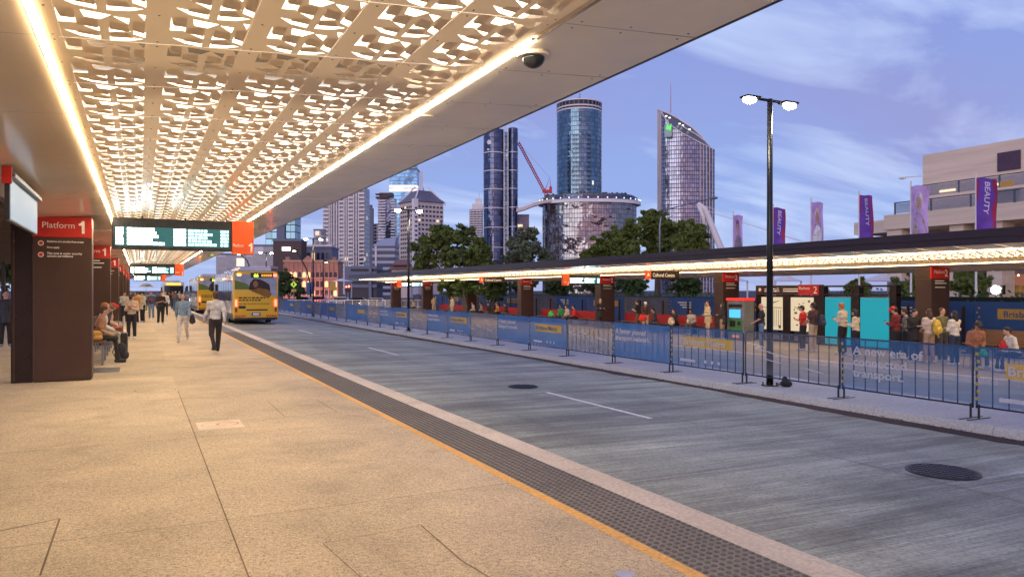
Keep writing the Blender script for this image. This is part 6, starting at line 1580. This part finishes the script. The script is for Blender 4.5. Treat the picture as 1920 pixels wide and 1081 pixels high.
# --- platform 2: standing at X about 21.8; -X faces the road (rz 90), towards -Y is 180 (right in the picture), +Y is 0 (left in the picture)
def p2(px, X=21.8): return (X, YX(px, X), PZ)
S = lambda px, X, deg, lab, **k: person(p2(px, X), deg, lab, vox=.020, **k)
S(1428, 21.3, 40, 'bald man in dark t-shirt and blue jeans left of the lamp post', arms='lap', top=(.02, .02, .025), legs=(.10, .18, .32), bald=True, sleeves='short', shoes=white, h=1.74)
S(1506, 22.2, 20, 'person in a bright red t-shirt in front of the map', arms='phone', top=(.50, .02, .02), legs=black, hair='black', sleeves='short', h=1.68)
S(1525, 21.9, 10, 'bearded man in maroon t-shirt and sand shorts with backpack', arms='lap', top=(.06, .03, .035), legs=(.40, .31, .22), hair='black', sleeves='short', h=1.80, skin='m')
S(1580, 21.9, 5, 'ginger-haired man in beige shirt holding a phone before the teal panel', arms='phone', top=(.50, .44, .36), legs=(.015, .013, .015), hair='ginger', h=1.80)
S(1605, 21.7, 15, 'woman in a fluffy cream jacket with long dark hair', arms='phone', top=(.60, .52, .38), legs=(.015, .013, .02), hair='black', long_hair=True, h=1.60, shoes=white)
S(1680, 21.9, 10, 'man in red cap and maroon hoodie right of the teal panels', arms='phone', top=(.16, .015, .02), legs=black, cap=(.60, .02, .02), hair='black', h=1.72)
S(1713, 21.6, 160, 'person in black coat looking down at a phone', arms='phone', top=(.018, .016, .02), legs=black, hair='black', h=1.66, coat=True)
S(1742, 21.9, -20, 'red-haired woman in white top with a yellow backpack', arms='lap', top=(.55, .45, .38), legs=(.36, .24, .16), hair='brown', h=1.66, long_hair=True)
S(1790, 21.9, -10, 'woman in white hoodie and dark jeans right of the brown pillar', arms='cross', top=(.58, .55, .48), legs=(.02, .03, .07), hair='black', long_hair=True, h=1.62, shoes=white)
person((21.6, YX(1825, 21.6), PZ + .02), 150, 'seated person in brown and green top with dark cap', 'sit', 'lap', (.28, .12, .07), (.03, .02, .02), 'm', 'black', 1.8, cap=(.03, .03, .03), vox=.02, lean=18)
person((21.4, YX(1905, 21.4), PZ + .02), 60, 'seated person in white jumper at the right frame edge', 'sit', 'lap', (.60, .55, .46), black, 'l', 'black', 1.66, vox=.02, lean=20)
for px, X, nm in ((1822, 21.6, 'black folding stool under the person in brown and green'), (1905, 21.2, 'black folding stool under the person in the white jumper')):
    q = p2(px + 1, X); t = thing('folding_stool', nm, 'stool', (q[0] + .0, q[1], PZ), 0, 'folding stools'); MB().box(-.2, -.2, .42, .2, .2, .455).build('seat', M_black, t)
    for a, b in ((-.17, -.17), (.17, -.17), (.17, .17), (-.17, .17)): MB().tube([(a, b, 0), (a * .8, b * .8, .42)], .012, 6).build('leg', M_steel, t)
S(1699, 22.4, 30, 'person in a grey jumper half hidden right of the red cap', arms='phone', top=(.12, .12, .13), legs=black, hair='black', h=1.64)
S(1766, 22.6, 170, 'person in an olive jacket just left of the white hoodie', arms='down', top=(.12, .12, .06), legs=(.05, .05, .06), hair='brown', h=1.68)
S(1328, 23.6, 60, 'person in a beige rain jacket holding a phone to the ear', arms='call', top=(.52, .42, .26), legs=(.50, .38, .22), hair='black', h=1.74, coat=True)
S(1355, 23.8, 20, 'person in long dark coat left of the ticket machine', arms='cross', top=(.03, .02, .02), legs=(.3, .2, .14), hair='black', long_hair=True, h=1.66, coat=True)
S(1125, 23.4, 180, 'person in black standing against the third platform 2 pillar', arms='cross', top=(.014, .013, .02), legs=black, hair='black', h=1.78, coat=True)
S(848, 24.0, 100, 'person in pale jacket standing left of the fifth pillar', arms='down', top=(.5, .42, .30), legs=(.4, .33, .24), hair='black', h=1.74)
S(814, 24.0, 0, 'person in tan top standing right of the sixth pillar', arms='phone', top=(.36, .27, .18), legs=(.3, .24, .18), hair='brown', h=1.72)
S(1196, 24.6, 30, 'person in black t-shirt and camouflage trousers left of the red bag', arms='phone', top=(.015, .014, .016), legs=(.10, .09, .06), hair='black', h=1.70, sleeves='short')
S(1210, 24.2, 160, 'person in white cap carrying a red bag', arms='lap', top=(.05, .02, .02), legs=(.45, .36, .28), cap=(.7, .68, .66), hair='brown', h=1.62)
seated = [(1230, (.05, .05, .06), 'l', 'dark grey'), (1268, (.03, .02, .02), 'l', 'black'), (1298, (.36, .33, .30), 'm', 'grey and white'), (1080, (.50, .02, .02), 'l', 'bright red'), (1066, (.40, .38, .34), 'l', 'pale grey'), (1053, (.02, .22, .08), 'm', 'green'), (951, (.05, .03, .03), 'm', 'dark brown'), (935, (.35, .16, .06), 'l', 'orange'), (918, (.02, .02, .02), 'l', 'plain black'), (905, (.42, .32, .20), 'm', 'sandy'), (889, (.55, .50, .42), 'l', 'cream'), (777, (.30, .26, .22), 'l', 'taupe')]
for i, (px, c, sk, nm) in enumerate(seated):
    person((25.0, YX(px, 25.0), PZ + .02), 90 + (i % 3 - 1) * 25, 'seated person in a %s top on the platform 2 bench' % nm, 'sit', 'lap', c, black if i % 2 else (.10, .09, .10), sk, ['black', 'brown', 'black'][i % 3], 1.70, vox=.03, lean=14, group='people seated on platform 2')
q = p2(1207, 23.9); bag((q[0] - .15, q[1] - .1, PZ + .62), (.55, .3, .34), (.55, .015, .015), 'shiny red duffel bag carried by the person in white cap', 'duffel_bag', R(90))
q = p2(1744, 21.9); bag((q[0] + .02, q[1] - .22, PZ + .88), (.30, .2, .46), (.62, .42, .06), 'yellow patterned backpack on the red-haired woman', 'backpack', R(0))
q = p2(1530, 21.9); bag((q[0] + .02, q[1] - .25, PZ + .92), (.30, .2, .46), (.03, .03, .06), 'dark backpack on the man in the maroon t-shirt', 'backpack', R(0))
q = p2(1842, 21.4); bag((q[0], q[1], PZ + .35), (.3, .2, .3), (.02, .35, .12), 'bright green bag by the seated person in brown and green', 'bag', 0)
q = p2(1886, 21.4); bag((q[0], q[1], PZ + .42), (.4, .3, .48), (.52, .02, .02), 'red backpack beside the seated person at the right edge', 'backpack', 0)
q = p2(1034, 24.8); bag((q[0], q[1], PZ + .46), (.45, .3, .4), (.05, .42, .10), 'lime green bag on the platform 2 bench', 'bag', 0)
q = p2(1262, 24.6); bag((q[0] - .1, q[1], PZ + .46), (.36, .25, .4), (.50, .42, .32), 'cream tote bag on the bench left of the black-topped sitter', 'tote_bag', 0)

# resolve voxel-merged bodies and clothes in one pass
for o, v in PEND:
    m_ = o.modifiers.new('merge', 'REMESH'); m_.mode = 'VOXEL'; m_.voxel_size = v; m_.use_smooth_shade = True
dg = bpy.context.evaluated_depsgraph_get()
new = [(o, bpy.data.meshes.new_from_object(o.evaluated_get(dg))) for o, v in PEND]
for o, me in new:
    o.modifiers.clear(); o.data = me
